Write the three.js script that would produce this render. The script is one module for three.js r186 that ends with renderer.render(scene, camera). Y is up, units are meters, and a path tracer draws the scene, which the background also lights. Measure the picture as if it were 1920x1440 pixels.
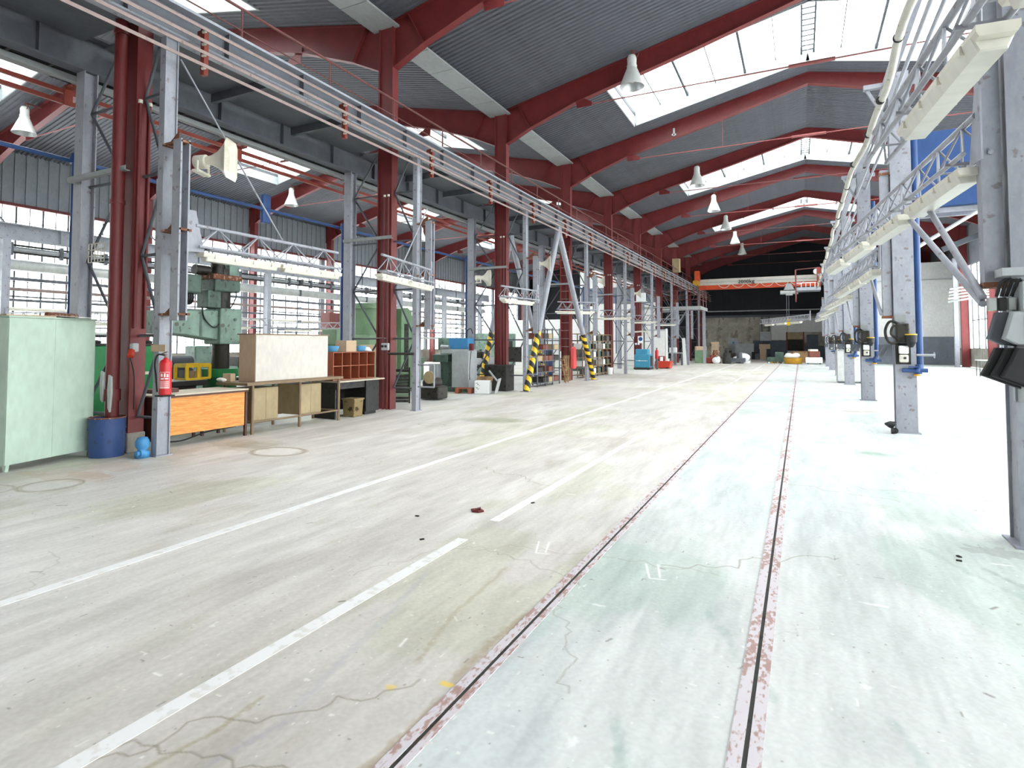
import * as THREE from 'three';
import { mergeGeometries } from 'three/addons/utils/BufferGeometryUtils.js';
import { RoundedBoxGeometry } from 'three/addons/geometries/RoundedBoxGeometry.js';
import { TextGeometry } from 'three/addons/geometries/TextGeometry.js';
import { FontLoader } from 'three/addons/loaders/FontLoader.js';

// ---------- camera, sky, exposure ----------
const renderer = new THREE.WebGLRenderer({ antialias: true });
renderer.toneMapping = THREE.LinearToneMapping;
renderer.toneMappingExposure = 1.77;
renderer.shadowMap.enabled = true;
const scene = new THREE.Scene();
const camera = new THREE.PerspectiveCamera(66.27, 4 / 3, 0.05, 300);
camera.position.set(0, 1.544, 0);
camera.rotation.order = 'YXZ';
camera.rotation.set(0.04098, 0.45587, 0);
camera.setViewOffset(1920, 1440, 0, 121.9, 1920, 1440);
scene.background = new THREE.Color(1.0, 0.955, 0.99);   // even bright overcast
scene.backgroundIntensity = 6.6;
// the sun behind the overcast: a weak, very wide glow of the cloud cover from high up
const sun = new THREE.DirectionalLight(new THREE.Color(1.0, 0.965, 0.98), 0.8);
sun.position.set(-9, 60, -18); sun.target.position.set(-9, 0, -26); sun.castShadow = true; sun.shadow.radius = 80; sun.shadow.mapSize.set(4096, 4096);
Object.assign(sun.shadow.camera, { left: -45, right: 45, top: 50, bottom: -50, near: 1, far: 120 }); sun.shadow.bias = -0.002;
scene.add(sun, sun.target);

// ---------- helpers ----------
let seed0 = 7;
const rng = (s) => () => { s |= 0; s = (s + 0x6d2b79f5) | 0; let t = Math.imul(s ^ (s >>> 15), 1 | s); t = (t + Math.imul(t ^ (t >>> 7), 61 | t)) ^ t; return ((t ^ (t >>> 14)) >>> 0) / 4294967296; };
const R = rng(11);
const V = (x, y, z) => new THREE.Vector3(x, y, z);
const ORD = ['first', 'second', 'third', 'fourth', 'fifth', 'sixth', 'seventh', 'eighth', 'ninth', 'tenth', 'eleventh', 'twelfth', 'thirteenth', 'fourteenth', 'fifteenth', 'sixteenth', 'seventeenth', 'eighteenth', 'nineteenth', 'twentieth', 'twenty-first', 'twenty-second', 'twenty-third'];
const used = {};
const numbered = (n) => { const k = used[n] = (used[n] ?? -1) + 1; return k ? n + '_' + String(k).padStart(3, '0') : n; };
const rot = (g, rx = 0, ry = 0, rz = 0) => { if (rx) g.rotateX(rx); if (ry) g.rotateY(ry); if (rz) g.rotateZ(rz); return g; };
const B = (w, h, d, x = 0, y = 0, z = 0, rx = 0, ry = 0, rz = 0) => rot(new THREE.BoxGeometry(w, h, d), rx, ry, rz).translate(x, y, z);
const BB = (x0, x1, y0, y1, z0, z1) => new THREE.BoxGeometry(Math.abs(x1 - x0), Math.abs(y1 - y0), Math.abs(z1 - z0)).translate((x0 + x1) / 2, (y0 + y1) / 2, (z0 + z1) / 2);
const RB = (w, h, d, x = 0, y = 0, z = 0, r = 0.01, seg = 2) => new RoundedBoxGeometry(w, h, d, seg, Math.min(r, w / 2.01, h / 2.01, d / 2.01)).translate(x, y, z);
const C = (r, h, x = 0, y = 0, z = 0, axis = 'y', r2 = r, seg = 14) => { const g = new THREE.CylinderGeometry(r2, r, h, seg); if (axis === 'x') g.rotateZ(-Math.PI / 2); if (axis === 'z') g.rotateX(Math.PI / 2); return g.translate(x, y, z); };
const Y = V(0, 1, 0), Z = V(0, 0, 1);
const bar = (a, b, r, seg = 8, r2 = r) => { a = V(...a); b = V(...b); const d = b.clone().sub(a), g = new THREE.CylinderGeometry(r2, r, d.length(), seg); g.applyQuaternion(new THREE.Quaternion().setFromUnitVectors(Y, d.normalize())); return g.translate((a.x + b.x) / 2, (a.y + b.y) / 2, (a.z + b.z) / 2); };
const beam = (a, b, w, h) => { a = V(...a); b = V(...b); const d = b.clone().sub(a), m = new THREE.Matrix4(), z = d.clone().normalize(); const up = Math.abs(z.y) > 0.98 ? V(1, 0, 0) : Y; const x = up.clone().cross(z).normalize(), y = z.clone().cross(x); m.makeBasis(x, y, z); const g = new THREE.BoxGeometry(w, h, d.length()); g.applyMatrix4(m); return g.translate((a.x + b.x) / 2, (a.y + b.y) / 2, (a.z + b.z) / 2); };
const lathe = (pts, x = 0, y = 0, z = 0, seg = 24) => new THREE.LatheGeometry(pts.map((p) => new THREE.Vector2(p[0], p[1])), seg).translate(x, y, z);
const tube = (pts, r, n = 24, rs = 6) => new THREE.TubeGeometry(new THREE.CatmullRomCurve3(pts.map((p) => V(...p))), n, r, rs);
const shapeOf = (pts) => { const s = new THREE.Shape(); pts.forEach((p, i) => (i ? s.lineTo(p[0], p[1]) : s.moveTo(p[0], p[1]))); s.closePath(); return s; };
const prism = (pts, d, bevel = 0) => new THREE.ExtrudeGeometry(shapeOf(pts), { depth: d, bevelEnabled: bevel > 0, bevelSize: bevel, bevelThickness: bevel, bevelSegments: 1, steps: 1 });  // along +z
const sphere = (r, x, y, z, sx = 1, sy = 1, sz = 1) => new THREE.SphereGeometry(r, 14, 10).scale(sx, sy, sz).translate(x, y, z);
const ibeam = (h, w, L, tf = 0.02, tw = 0.014) => [B(w, tf, L, 0, h / 2 - tf / 2, 0), B(w, tf, L, 0, -h / 2 + tf / 2, 0), B(tw, h - 2 * tf, L)];
const move = (gs, x, y, z, ry = 0) => gs.map((g) => { if (ry) g.rotateY(ry); return g.translate(x, y, z); });
function weld(list) {
  list = (Array.isArray(list) ? list : [list]).flat(3);
  const gs = list.map((g) => { const n = g.index ? g.toNonIndexed() : g; for (const k of Object.keys(n.attributes)) if (!['position', 'normal', 'uv'].includes(k)) n.deleteAttribute(k); n.clearGroups?.(); return n; });
  const g = gs.length > 1 ? mergeGeometries(gs) : gs[0];
  const p = g.attributes.position, uv = new Float32Array(p.count * 2), a = V(), b = V(), c = V();
  for (let i = 0; i < p.count; i += 3) {          // uv in metres, flat onto the plane each triangle faces
    a.fromBufferAttribute(p, i); b.fromBufferAttribute(p, i + 1); c.fromBufferAttribute(p, i + 2);
    const n = b.clone().sub(a).cross(c.clone().sub(a)), ax = Math.abs(n.x), ay = Math.abs(n.y), az = Math.abs(n.z);
    [a, b, c].forEach((v, k) => { const u = ax >= ay && ax >= az ? [v.z, v.y] : ay >= az ? [v.x, v.z] : [v.x, v.y]; uv[(i + k) * 2] = u[0]; uv[(i + k) * 2 + 1] = u[1]; });
  }
  g.setAttribute('uv', new THREE.BufferAttribute(uv, 2));
  return g;
}
const solid = (m) => { m.castShadow = m.receiveShadow = true; return m; };
function thing(name, label, category, [x, y, z] = [0, 0, 0], turn = 0, group) {
  const o = new THREE.Group(); o.name = numbered(name); o.position.set(x, y, z); o.rotation.y = turn; o.userData = { label, category };
  if (group) o.userData.group = group;
  scene.add(o); return o;
}
function part(parent, name, geos, mat, label) { const m = solid(new THREE.Mesh(geos.isBufferGeometry && geos.userData.done ? geos : weld(geos), mat)); m.name = name; if (label) m.userData.label = label; parent.add(m); return m; }
function wpart(parent, name, geos, mat, label) {   // the same, with the geometry given in world coordinates (parent not turned)
  const m = part(parent, name, geos, mat, label), p = V(); for (let o = parent; o && o !== scene; o = o.parent) p.add(o.position);
  m.geometry.translate(-p.x, -p.y, -p.z); return m;
}
const keep = (g) => { const w = weld(g); w.userData.done = true; return w; };
function single(name, label, category, geos, mat, pos = [0, 0, 0], turn = 0, group) {
  const m = solid(new THREE.Mesh(geos.isBufferGeometry && geos.userData.done ? geos : weld(geos), mat)); m.name = numbered(name); m.position.set(...pos); m.rotation.y = turn; m.userData = { label, category };
  if (group) m.userData.group = group;
  scene.add(m); return m;
}
function structure(name, x = 0, y = 0, z = 0) { const o = new THREE.Group(); o.name = name; o.position.set(x, y, z); o.userData = { kind: 'structure' }; scene.add(o); return o; }
const UCYL = keep(new THREE.CylinderGeometry(1, 1, 1, 7));
function rod(parent, name, a, b, r, mat) {     // a bar part from one shared cylinder
  const m = solid(new THREE.Mesh(UCYL, mat)); m.name = name; a = V(...a); b = V(...b); const d = b.clone().sub(a);
  m.scale.set(r, d.length(), r); m.position.copy(a).add(b).multiplyScalar(0.5); m.quaternion.setFromUnitVectors(Y, d.normalize()); parent.add(m); return m;
}

// ---------- procedural textures ----------
const hash2 = (x, y, s) => { let h = Math.imul(x | 0, 374761393) ^ Math.imul(y | 0, 668265263) ^ Math.imul(s | 0, 2147483647 - 97); h = Math.imul(h ^ (h >>> 13), 1274126177); return ((h ^ (h >>> 16)) >>> 0) / 4294967296; };
const sm = (t) => t * t * (3 - 2 * t);
function vnoise(x, y, s, per = 0) {
  const xi = Math.floor(x), yi = Math.floor(y), fx = sm(x - xi), fy = sm(y - yi), w = (v) => (per ? ((v % per) + per) % per : v);
  const a = hash2(w(xi), w(yi), s), b = hash2(w(xi + 1), w(yi), s), c = hash2(w(xi), w(yi + 1), s), d = hash2(w(xi + 1), w(yi + 1), s);
  return a + (b - a) * fx + (c - a) * fy + (a - b - c + d) * fx * fy;
}
const fbm = (x, y, s, o = 4, per = 0) => { let v = 0, a = 0.5, n = 0; for (let i = 0; i < o; i++) { v += a * vnoise(x, y, s + i * 13, per); n += a; x *= 2; y *= 2; per *= 2; a *= 0.5; } return v / n; };
function dataTex(n, m, f, srgb = true, rep = 1, repY = rep) {
  const d = new Uint8Array(n * m * 4);
  for (let j = 0; j < m; j++) for (let i = 0; i < n; i++) { const c = f(i / n, j / m, i, j), k = (j * n + i) * 4; d[k] = Math.max(0, Math.min(255, c[0] * 255)); d[k + 1] = Math.max(0, Math.min(255, c[1] * 255)); d[k + 2] = Math.max(0, Math.min(255, c[2] * 255)); d[k + 3] = 255; }
  const t = new THREE.DataTexture(d, n, m); t.magFilter = THREE.LinearFilter; t.minFilter = THREE.LinearFilter; t.wrapS = t.wrapT = THREE.RepeatWrapping; t.repeat.set(rep, repY); if (srgb) t.colorSpace = THREE.SRGBColorSpace; t.needsUpdate = true; return t;
}
const mixc = (a, b, t) => [a[0] + (b[0] - a[0]) * t, a[1] + (b[1] - a[1]) * t, a[2] + (b[2] - a[2]) * t];
const step = (a, b, x) => sm(Math.max(0, Math.min(1, (x - a) / (b - a))));
const T = {};
// paint with uneven tone, scuffs and rust specks
const paintTex = (s, wear, rust, rep = 0.5, amp = 0.13) => dataTex(384, 384, (u, v) => {
  const n = fbm(u * 6, v * 6, s, 4, 6), f = fbm(u * 48, v * 24, s + 5, 2, 24), k = fbm(u * 20, v * 20, s + 9, 3, 20);
  let c = [0.93 + (n - 0.5) * amp + (f - 0.5) * 0.07, 0.93 + (n - 0.5) * amp + (f - 0.5) * 0.07, 0.93 + (n - 0.5) * amp + (f - 0.5) * 0.06];
  c = mixc(c, [0.98, 0.97, 0.95], wear * step(0.66, 0.74, k));
  return mixc(c, [0.42, 0.27, 0.18], rust * step(0.68, 0.78, fbm(u * 14, v * 14, s + 31, 4, 14)));
}, true, rep);
T.paint = paintTex(3, 0.12, 0.06); T.worn = paintTex(17, 0.4, 0.3, 0.9); T.clean = paintTex(29, 0.03, 0.0, 0.4, 0.06);
T.greasy = dataTex(384, 384, (u, v) => { const n = fbm(u * 5, v * 5, 51, 5, 5), k = fbm(u * 18, v * 18, 57, 4, 18); return mixc([0.96, 0.96, 0.94], [0.3, 0.28, 0.24], 0.25 * n + 0.7 * step(0.56, 0.75, k)); }, true, 0.7);
T.stain = paintTex(37, 0.3, 0.5, 1.1, 0.3);
T.rust = dataTex(384, 384, (u, v) => { const n = fbm(u * 8, v * 8, 71, 5, 8), k = fbm(u * 30, v * 30, 77, 3, 30); return mixc(mixc([0.36, 0.22, 0.15], [0.56, 0.36, 0.26], n), [0.68, 0.55, 0.5], step(0.55, 0.7, k)); }, true, 0.8);
T.railRust = dataTex(256, 512, (u, v) => { const n = fbm(u * 10, v * 10, 271, 4, 10), k = fbm(u * 50, v * 50, 277, 3, 50); return mixc([0.82, 0.79, 0.81], [0.6, 0.42, 0.37], 0.7 * step(0.48, 0.64, n * 0.45 + k * 0.55)); }, true, 1.6, 0.7);
T.wood = dataTex(512, 256, (u, v) => { const w = fbm(u * 2, v * 10, 81, 4, 2) * 0.9, g = 0.5 + 0.5 * Math.sin((v * 14 + w * 6) * 6.283), f = fbm(u * 10, v * 120, 85, 2, 10); const knot = step(0.985, 1.0, vnoise(u * 5, v * 7, 88, 5)); return mixc(mixc([0.93, 0.66, 0.36], [0.8, 0.48, 0.2], g * 0.55 + f * 0.35), [0.35, 0.17, 0.07], knot); }, true, 1, 1.4);
T.rough = dataTex(256, 256, (u, v) => { const n = 0.5 + 0.5 * fbm(u * 16, v * 16, 91, 4, 16); return [n, n, n]; }, false, 1);
T.concrete = dataTex(512, 512, (u, v) => { const n = fbm(u * 5, v * 5, 101, 5, 5), f = fbm(u * 60, v * 60, 105, 2, 60); const a = 0.8 + 0.3 * (n - 0.5) + 0.12 * (f - 0.5); return mixc([a, a * 0.985, a * 0.96], [0.45, 0.42, 0.38], 0.5 * step(0.62, 0.8, fbm(u * 7, v * 4, 111, 4, 7))); }, true, 0.35);

// ---------- materials ----------
const mat = (color, o = {}) => new THREE.MeshStandardMaterial({ color, roughness: 0.6, ...o });
const M = {
  red: mat('#772a2b', { map: T.paint, roughness: 0.5 }), redDark: mat('#651c1b', { map: T.paint, roughness: 0.55 }), tie: mat('#93504f', { map: T.paint, roughness: 0.5 }), copper: mat('#97847f', { map: T.worn, roughness: 0.55, metalness: 0.2 }), redPipe: mat('#8a3526', { map: T.paint, roughness: 0.5 }), railRed: mat('#74413d', { map: T.worn }),
  grey: mat('#a2a4ae', { map: T.worn, roughness: 0.5 }), greyDark: mat('#60646c', { map: T.paint }), girder: mat('#9ea2ab', { map: T.worn, roughness: 0.5 }), steel: mat('#b5b8bc', { map: T.paint, roughness: 0.38, metalness: 0.6 }), duct: mat('#c3c6c4', { map: T.paint, roughness: 0.4, metalness: 0.25 }),
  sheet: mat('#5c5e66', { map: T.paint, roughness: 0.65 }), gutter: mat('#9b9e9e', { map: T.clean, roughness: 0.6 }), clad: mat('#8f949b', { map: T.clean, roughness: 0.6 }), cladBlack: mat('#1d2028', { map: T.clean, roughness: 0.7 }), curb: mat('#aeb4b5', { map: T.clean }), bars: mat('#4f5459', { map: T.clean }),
  glass: new THREE.MeshPhysicalMaterial({ color: '#f4faf8', transmission: 1, thickness: 0, roughness: 0.04, ior: 1.45 }),
  white: mat('#ddd6cd', { map: T.clean, roughness: 0.5 }), enamel: mat('#eef0ec', { map: T.clean, roughness: 0.3 }), lampIn: mat('#c8cacb', { map: T.clean, roughness: 0.3, metalness: 0.5 }), cream: mat('#e6e1d2', { map: T.clean, roughness: 0.45 }), diffuser: mat('#e4e1d6', { map: T.clean, roughness: 0.3 }),
  wall: mat('#e8e8e6', { map: T.clean, roughness: 0.8 }), dado: mat('#5b6873', { map: T.paint, roughness: 0.6 }), dadoGrey: mat('#737a84', { map: T.paint, roughness: 0.6 }), concrete: mat('#b6b3ab', { map: T.concrete, roughness: 0.85 }), oldWall: mat('#cfccc2', { map: T.concrete, roughness: 0.9 }),
  mint: mat('#c3d8c8', { map: T.clean, roughness: 0.5 }), machine: mat('#7f9a8d', { map: T.stain, roughness: 0.5 }), machineDark: mat('#546b60', { map: T.stain, roughness: 0.5 }), oil: mat('#3a3733', { map: T.greasy, roughness: 0.45, metalness: 0.3 }), press: mat('#7c9a78', { map: T.paint, roughness: 0.5 }), green: mat('#1d8a4b', { map: T.paint, roughness: 0.5 }), greenDark: mat('#17643d', { map: T.paint, roughness: 0.5 }),
  blue: mat('#2b4f88', { map: T.paint, roughness: 0.45 }), blueDark: mat('#2f4d86', { map: T.worn, roughness: 0.5 }), blueLight: mat('#4a97d1', { map: T.paint, roughness: 0.5 }), teal: mat('#3f93b4', { map: T.paint }), bowl: mat('#5fa8d8', { roughness: 0.4 }),
  yellow: mat('#e8bd1c', { map: T.paint, roughness: 0.5 }), yellowTub: mat('#d9a22a', { map: T.paint }), orange: mat('#e0562f', { map: T.paint, roughness: 0.5 }), black: mat('#1d1d1f', { roughness: 0.55 }), rubber: mat('#2a2a2c', { roughness: 0.8 }), soot: mat('#3a3937', { map: T.greasy, roughness: 0.8 }),
  wood: mat('#ffffff', { map: T.wood, roughness: 0.5 }), brown: mat('#5a3226', { map: T.paint, roughness: 0.5 }), shelfBrown: mat('#a45a3f', { map: T.paint, roughness: 0.55 }), pallet: mat('#b08d66', { map: T.concrete, roughness: 0.85 }), tan: mat('#b09c77', { map: T.paint, roughness: 0.55 }), tanFrame: mat('#8b7358', { map: T.paint, roughness: 0.55 }), cardboard: mat('#cdb295', { map: T.clean, roughness: 0.85 }), blackDesk: mat('#2c2b2c', { map: T.greasy, roughness: 0.5 }), topPale: mat('#d8ccb8', { map: T.paint, roughness: 0.5 }),
  extRed: mat('#c8232a', { roughness: 0.3 }), rust: mat('#ffffff', { map: T.rust, roughness: 0.85 }), rail: mat('#ffffff', { map: T.railRust, roughness: 0.5 }), binRed: mat('#7d463a', { map: T.paint, roughness: 0.7 }), cloth: mat('#d8595a', { roughness: 0.95 }), paper: mat('#efe9e0', { roughness: 0.9 }), plastic: mat('#e8eaea', { roughness: 0.6 }), plasticGrey: mat('#b9bdc0', { map: T.paint, roughness: 0.5 }), wicker: mat('#a08a62', { map: T.greasy, roughness: 0.9 }), redBright: mat('#d2442f', { map: T.paint, roughness: 0.45 }), cable: mat('#c9c6bd', { map: T.worn, roughness: 0.7 }), linePaint: null,
};
const zf = (i) => -5.2 - 6 * i;     // the portal frames stand every six metres
// ---------- floor ----------
const floor = structure('floor', 0, 0, -27);
{
  // colours of the coating: beige on the left of the rails, pale green on the right, worn in patches
  const beige = [0.805, 0.78, 0.755], green = [0.785, 0.805, 0.8], bare = [0.86, 0.845, 0.83], rawGrey = [0.74, 0.735, 0.72];
  const tone = (x, z, fine) => {
    const n = fbm(x * 0.45 + 50, z * 0.3 + 90, 201, 4), m = fbm(x * 1.6 + 7, z * 0.7 + 300, 207, 4), s = fbm(x * 5 + 9, z * 1.1 + 11, 213, 3);
    let c = x < -1.37 ? beige : green;
    c = mixc(c, bare, 0.45 * step(0.5, 0.6, n + (s - 0.5) * 0.25)); if (x < -8.4) c = mixc(c, rawGrey, 0.8);
    c = mixc(c, x < -1.37 ? [0.66, 0.63, 0.57] : [0.69, 0.73, 0.71], 0.32 * step(0.6, 0.68, m + (s - 0.5) * 0.2)); c = mixc(c, x < -1.37 ? [0.72, 0.73, 0.6] : [0.6, 0.7, 0.64], 0.3 * step(0.58, 0.66, fbm(x * 0.9 + 31, z * 0.5 + 77, 219, 5)));
    const k = (s - 0.5) * 0.1; c = [c[0] + k, c[1] + k, c[2] + k];
    if (fine) { const f = (vnoise(x * 70, z * 70, 225) - 0.5) * 0.05 + (vnoise(x * 34, z * 5, 229) - 0.5) * 0.05 + (vnoise(x * 9, z * 2.2, 231) - 0.5) * 0.05; c = [c[0] + f, c[1] + f, c[2] + f]; const chip = vnoise(x * 42, z * 26, 233); if (chip > 0.965) c = mixc(c, [0.95, 0.94, 0.92], 0.6); if (vnoise(x * 47 + 5, z * 31, 237) > 0.975) c = mixc(c, [0.4, 0.36, 0.33], 0.5); }
    return c;
  };
  function slab(name, x0, x1, z0, z1, n, m, fine, draw) {
    const cv = document.createElement('canvas'); cv.width = n; cv.height = m; const g = cv.getContext('2d'), im = g.createImageData(n, m);
    for (let j = 0; j < m; j++) for (let i = 0; i < n; i++) { const c = tone(x0 + (x1 - x0) * (i + 0.5) / n, z0 + (z1 - z0) * (j + 0.5) / m, fine), k = (j * n + i) * 4; for (let q = 0; q < 3; q++) im.data[k + q] = Math.max(0, Math.min(255, c[q] * 255)); im.data[k + 3] = 255; }
    g.putImageData(im, 0, 0);
    g.save(); g.scale(n / (x1 - x0), m / (z1 - z0)); g.translate(-x0, -z0); g.lineCap = g.lineJoin = 'round'; draw(g); g.restore();
    const t = new THREE.CanvasTexture(cv); t.colorSpace = THREE.SRGBColorSpace; t.wrapS = t.wrapT = THREE.ClampToEdgeWrapping;
    const geo = weld(BB(x0, x1, -0.2, 0, z0, z1)), p = geo.attributes.position, uv = geo.attributes.uv;
    for (let i = 0; i < p.count; i++) uv.setXY(i, (p.getX(i) - x0) / (x1 - x0), 1 - (p.getZ(i) - z0) / (z1 - z0));
    geo.translate(0, 0, 27);
    const ms = solid(new THREE.Mesh(geo, new THREE.MeshStandardMaterial({ map: t, roughness: 0.52, roughnessMap: null }))); ms.name = name; floor.add(ms);
  }
  const rr = rng(77);
  const crack = (g, x, z, a, len, w, col) => { g.strokeStyle = col; g.lineWidth = w; g.beginPath(); g.moveTo(x, z); const n = Math.ceil(len / 0.06); for (let i = 0; i < n; i++) { const b = a + (rr() - 0.5) * 2.0; x += Math.cos(b) * 0.06; z += Math.sin(b) * 0.06; g.lineTo(x, z); a += (rr() - 0.5) * 0.25; } g.stroke(); };
  const blot = (g, x, z, rx, rz, col, edge = 0.18, n = 26) => { g.fillStyle = col; g.beginPath(); for (let i = 0; i <= n; i++) { const a = i / n * 6.283, k = 1 + (rr() - 0.5) * 2 * edge; const X = x + Math.cos(a) * rx * k, Zz = z + Math.sin(a) * rz * k; i ? g.lineTo(X, Zz) : g.moveTo(X, Zz); } g.fill(); };
  const ring = (g, x, z, rx, rz, w, col) => { for (let q = 0; q < 3; q++) { g.strokeStyle = col; g.lineWidth = w * (0.4 + rr() * 0.8); g.beginPath(); for (let i = 0; i <= 40; i++) { const a = i / 40 * 6.283, k = 1 + (rr() - 0.5) * 0.07 - q * 0.05; const X = x + Math.cos(a) * rx * k, Zz = z + Math.sin(a) * rz * k; i ? g.lineTo(X, Zz) : g.moveTo(X, Zz); } g.stroke(); } };
  const path = (g, pts, w, col) => { for (let i = 0; i + 1 < pts.length; i++) { const [ax, az] = pts[i], [bx, bz] = pts[i + 1], n = Math.ceil(Math.hypot(bx - ax, bz - az) / 0.03); for (let k = 0; k < n; k++) { const t = k / n; blot(g, ax + (bx - ax) * t + (rr() - 0.5) * w * 0.4, az + (bz - az) * t, w * (0.35 + rr() * 0.3), w * (0.6 + rr() * 0.5), col, 0.35, 8); } } };
  slab('slab', -9.5, 6.5, -14, 2, 2048, 2048, true, (g) => {
    g.globalAlpha = 0.8;
    path(g, [[-2.18, -1.3], [-2.12, -1.63], [-2.14, -1.91]], 0.03, 'rgba(140,120,84,0.3)');
    path(g, [[-1.7, -2.42], [-1.76, -2.7], [-1.81, -2.93], [-1.83, -3.47], [-1.86, -3.7]], 0.035, 'rgba(150,130,96,0.22)');
    path(g, [[-1.46, -1.5], [-1.44, -1.75], [-1.42, -2.22]], 0.055, 'rgba(140,118,88,0.2)'); path(g, [[-1.45, -2.35], [-1.46, -2.77], [-1.42, -3.13]], 0.055, 'rgba(140,118,88,0.2)');
    path(g, [[-2.0, -1.35], [-1.96, -1.6], [-1.9, -1.85]], 0.035, 'rgba(160,154,172,0.22)'); path(g, [[-1.95, -1.85], [-2.1, -2.6], [-2.3, -3.4]], 0.05, 'rgba(176,172,184,0.14)');
    blot(g, -1.47, -2.32, 0.035, 0.02, 'rgba(240,200,70,0.9)', 0.4); blot(g, -1.68, -2.19, 0.025, 0.02, 'rgba(240,200,90,0.7)', 0.4);
    ring(g, -6.71, -6.12, 0.42, 0.33, 0.05, 'rgba(128,110,84,0.3)'); blot(g, -6.72, -6.12, 0.34, 0.25, 'rgba(236,230,222,0.6)');
    ring(g, -7.35, -3.6, 0.3, 0.3, 0.05, 'rgba(128,110,84,0.28)'); ring(g, -7.7, -3.2, 0.25, 0.2, 0.03, 'rgba(128,110,84,0.2)');
    for (let k = 0; k < 7; k++) blot(g, -5.5 + (rr() - 0.5) * 0.9, -10.4 + (rr() - 0.5) * 0.5, 0.35 + rr() * 0.3, 0.2 + rr() * 0.2, 'rgba(112,116,78,0.13)');
    ring(g, -6.3, -9.4, 0.3, 0.16, 0.025, 'rgba(128,116,98,0.3)');
    for (let k = 0; k < 5; k++) blot(g, -8.3 + rr() * 0.9, -5.2 - rr() * 1.6, 0.3 + rr() * 0.4, 0.2 + rr() * 0.3, 'rgba(110,102,74,0.16)');
    for (let k = 0; k < 4; k++) blot(g, -8.3 + rr() * 0.8, -3.6 - rr() * 0.9, 0.2 + rr() * 0.4, 0.1 + rr() * 0.2, 'rgba(172,104,56,0.14)');
    for (let k = 0; k < 6; k++) blot(g, 0.9 + (rr() - 0.5) * 0.2, -9.7 + (rr() - 0.5) * 0.3, 0.12 + rr() * 0.16, 0.1 + rr() * 0.12, 'rgba(70,120,90,0.12)');
    blot(g, 0.3, -10.4, 0.15, 0.06, 'rgba(100,130,110,0.3)'); blot(g, 1.28, -5.55, 0.18, 0.12, 'rgba(90,92,86,0.25)', 0.5); path(g, [[1.1, -5.1], [1.3, -4.7]], 0.05, 'rgba(90,92,86,0.12)');
    blot(g, 0.62, -6.6, 0.12, 0.08, 'rgba(130,124,110,0.2)');
    for (const [x, z, n] of [[0.55, -1.9, 9], [0.9, -2.6, 7], [0.3, -2.9, 6], [1.2, -3.4, 6], [-0.7, -2.4, 6], [-0.5, -3.6, 5], [0.8, -5.4, 5]]) { let X = x, Zz = z; for (let k = 0; k < n; k++) { path(g, [[X, Zz], [X + 0.03 + rr() * 0.05, Zz + 0.1 + rr() * 0.1]], 0.03 + rr() * 0.03, 'rgba(132,160,146,0.13)'); X += 0.05 + rr() * 0.04; Zz += 0.13 + rr() * 0.06; } }
    for (let k = 0; k < 16; k++) blot(g, -1.1 + rr() * 3.4, -6 + rr() * 5, 0.02 + rr() * 0.06, 0.012 + rr() * 0.03, 'rgba(246,244,242,0.7)', 0.45);
    g.globalAlpha = 1;
    for (let k = 0; k < 46; k++) crack(g, -8 + rr() * 13, -13 + rr() * 14, rr() * 6.28, 0.5 + rr() * 1.8, 0.004 + rr() * 0.005, `rgba(120,110,92,${0.18 + rr() * 0.25})`);
    [[-2.45, -1.36, -0.4], [-1.6, -2.3, 2.4], [-3.6, -6.5, 0.3], [-0.4, -7.2, 0.2], [0.1, -8.8, 0.1], [0.5, -7.4, 0.15], [-0.9, -4.2, -0.5]].forEach(([x, z, a]) => crack(g, x, z, a, 1.6, 0.009, 'rgba(112,100,80,0.5)'));
    for (let k = 0; k < 70; k++) { const x = -7.5 + rr() * 11, z = -12 + rr() * 12; g.save(); g.translate(x, z); g.rotate(rr() * 6.3); g.fillStyle = rr() < 0.5 ? 'rgba(250,248,244,0.75)' : 'rgba(84,74,70,0.55)'; g.fillRect(0, 0, 0.02 + rr() * 0.08, 0.006 + rr() * 0.012); g.restore(); }
    for (const [x, z] of [[-1.78, -4.15], [-0.92, -4.05]]) { g.strokeStyle = 'rgba(252,250,247,0.8)'; g.lineWidth = 0.012; g.beginPath(); g.moveTo(x - 0.08, z - 0.12); g.lineTo(x, z + 0.12); g.lineTo(x + 0.1, z + 0.1); g.moveTo(x, z - 0.14); g.lineTo(x + 0.06, z + 0.08); g.stroke(); }
  });
  slab('slab', -9.5, 9.8, -62.4, -14, 820, 2048, false, (g) => {
    for (let k = 0; k < 70; k++) crack(g, -8 + rr() * 16, -60 + rr() * 45, rr() * 6.28, 1 + rr() * 4, 0.015, 'rgba(140,128,112,0.4)');
    for (let k = 0; k < 26; k++) blot(g, -7.5 + rr() * 15, -58 + rr() * 42, 0.4 + rr() * 0.9, 0.3 + rr() * 0.7, 'rgba(140,132,112,0.1)');
    blot(g, 1.0, -15.4, 0.25, 0.12, 'rgba(150,110,80,0.5)', 0.5); blot(g, 1.4, -15.5, 0.2, 0.08, 'rgba(150,110,80,0.4)', 0.5);
  });
  slab('slab', -28.4, -9.5, -62.4, 7.2, 512, 1800, false, (g) => { for (let k = 0; k < 60; k++) blot(g, -27 + rr() * 17, -60 + rr() * 60, 0.5 + rr(), 0.5 + rr(), 'rgba(80,76,68,0.14)'); });
  slab('slab', 6.5, 9.8, -14, 2, 256, 1024, false, () => {}); slab('slab', -9.5, 9.8, 2, 7.2, 512, 256, false, () => {});
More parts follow.
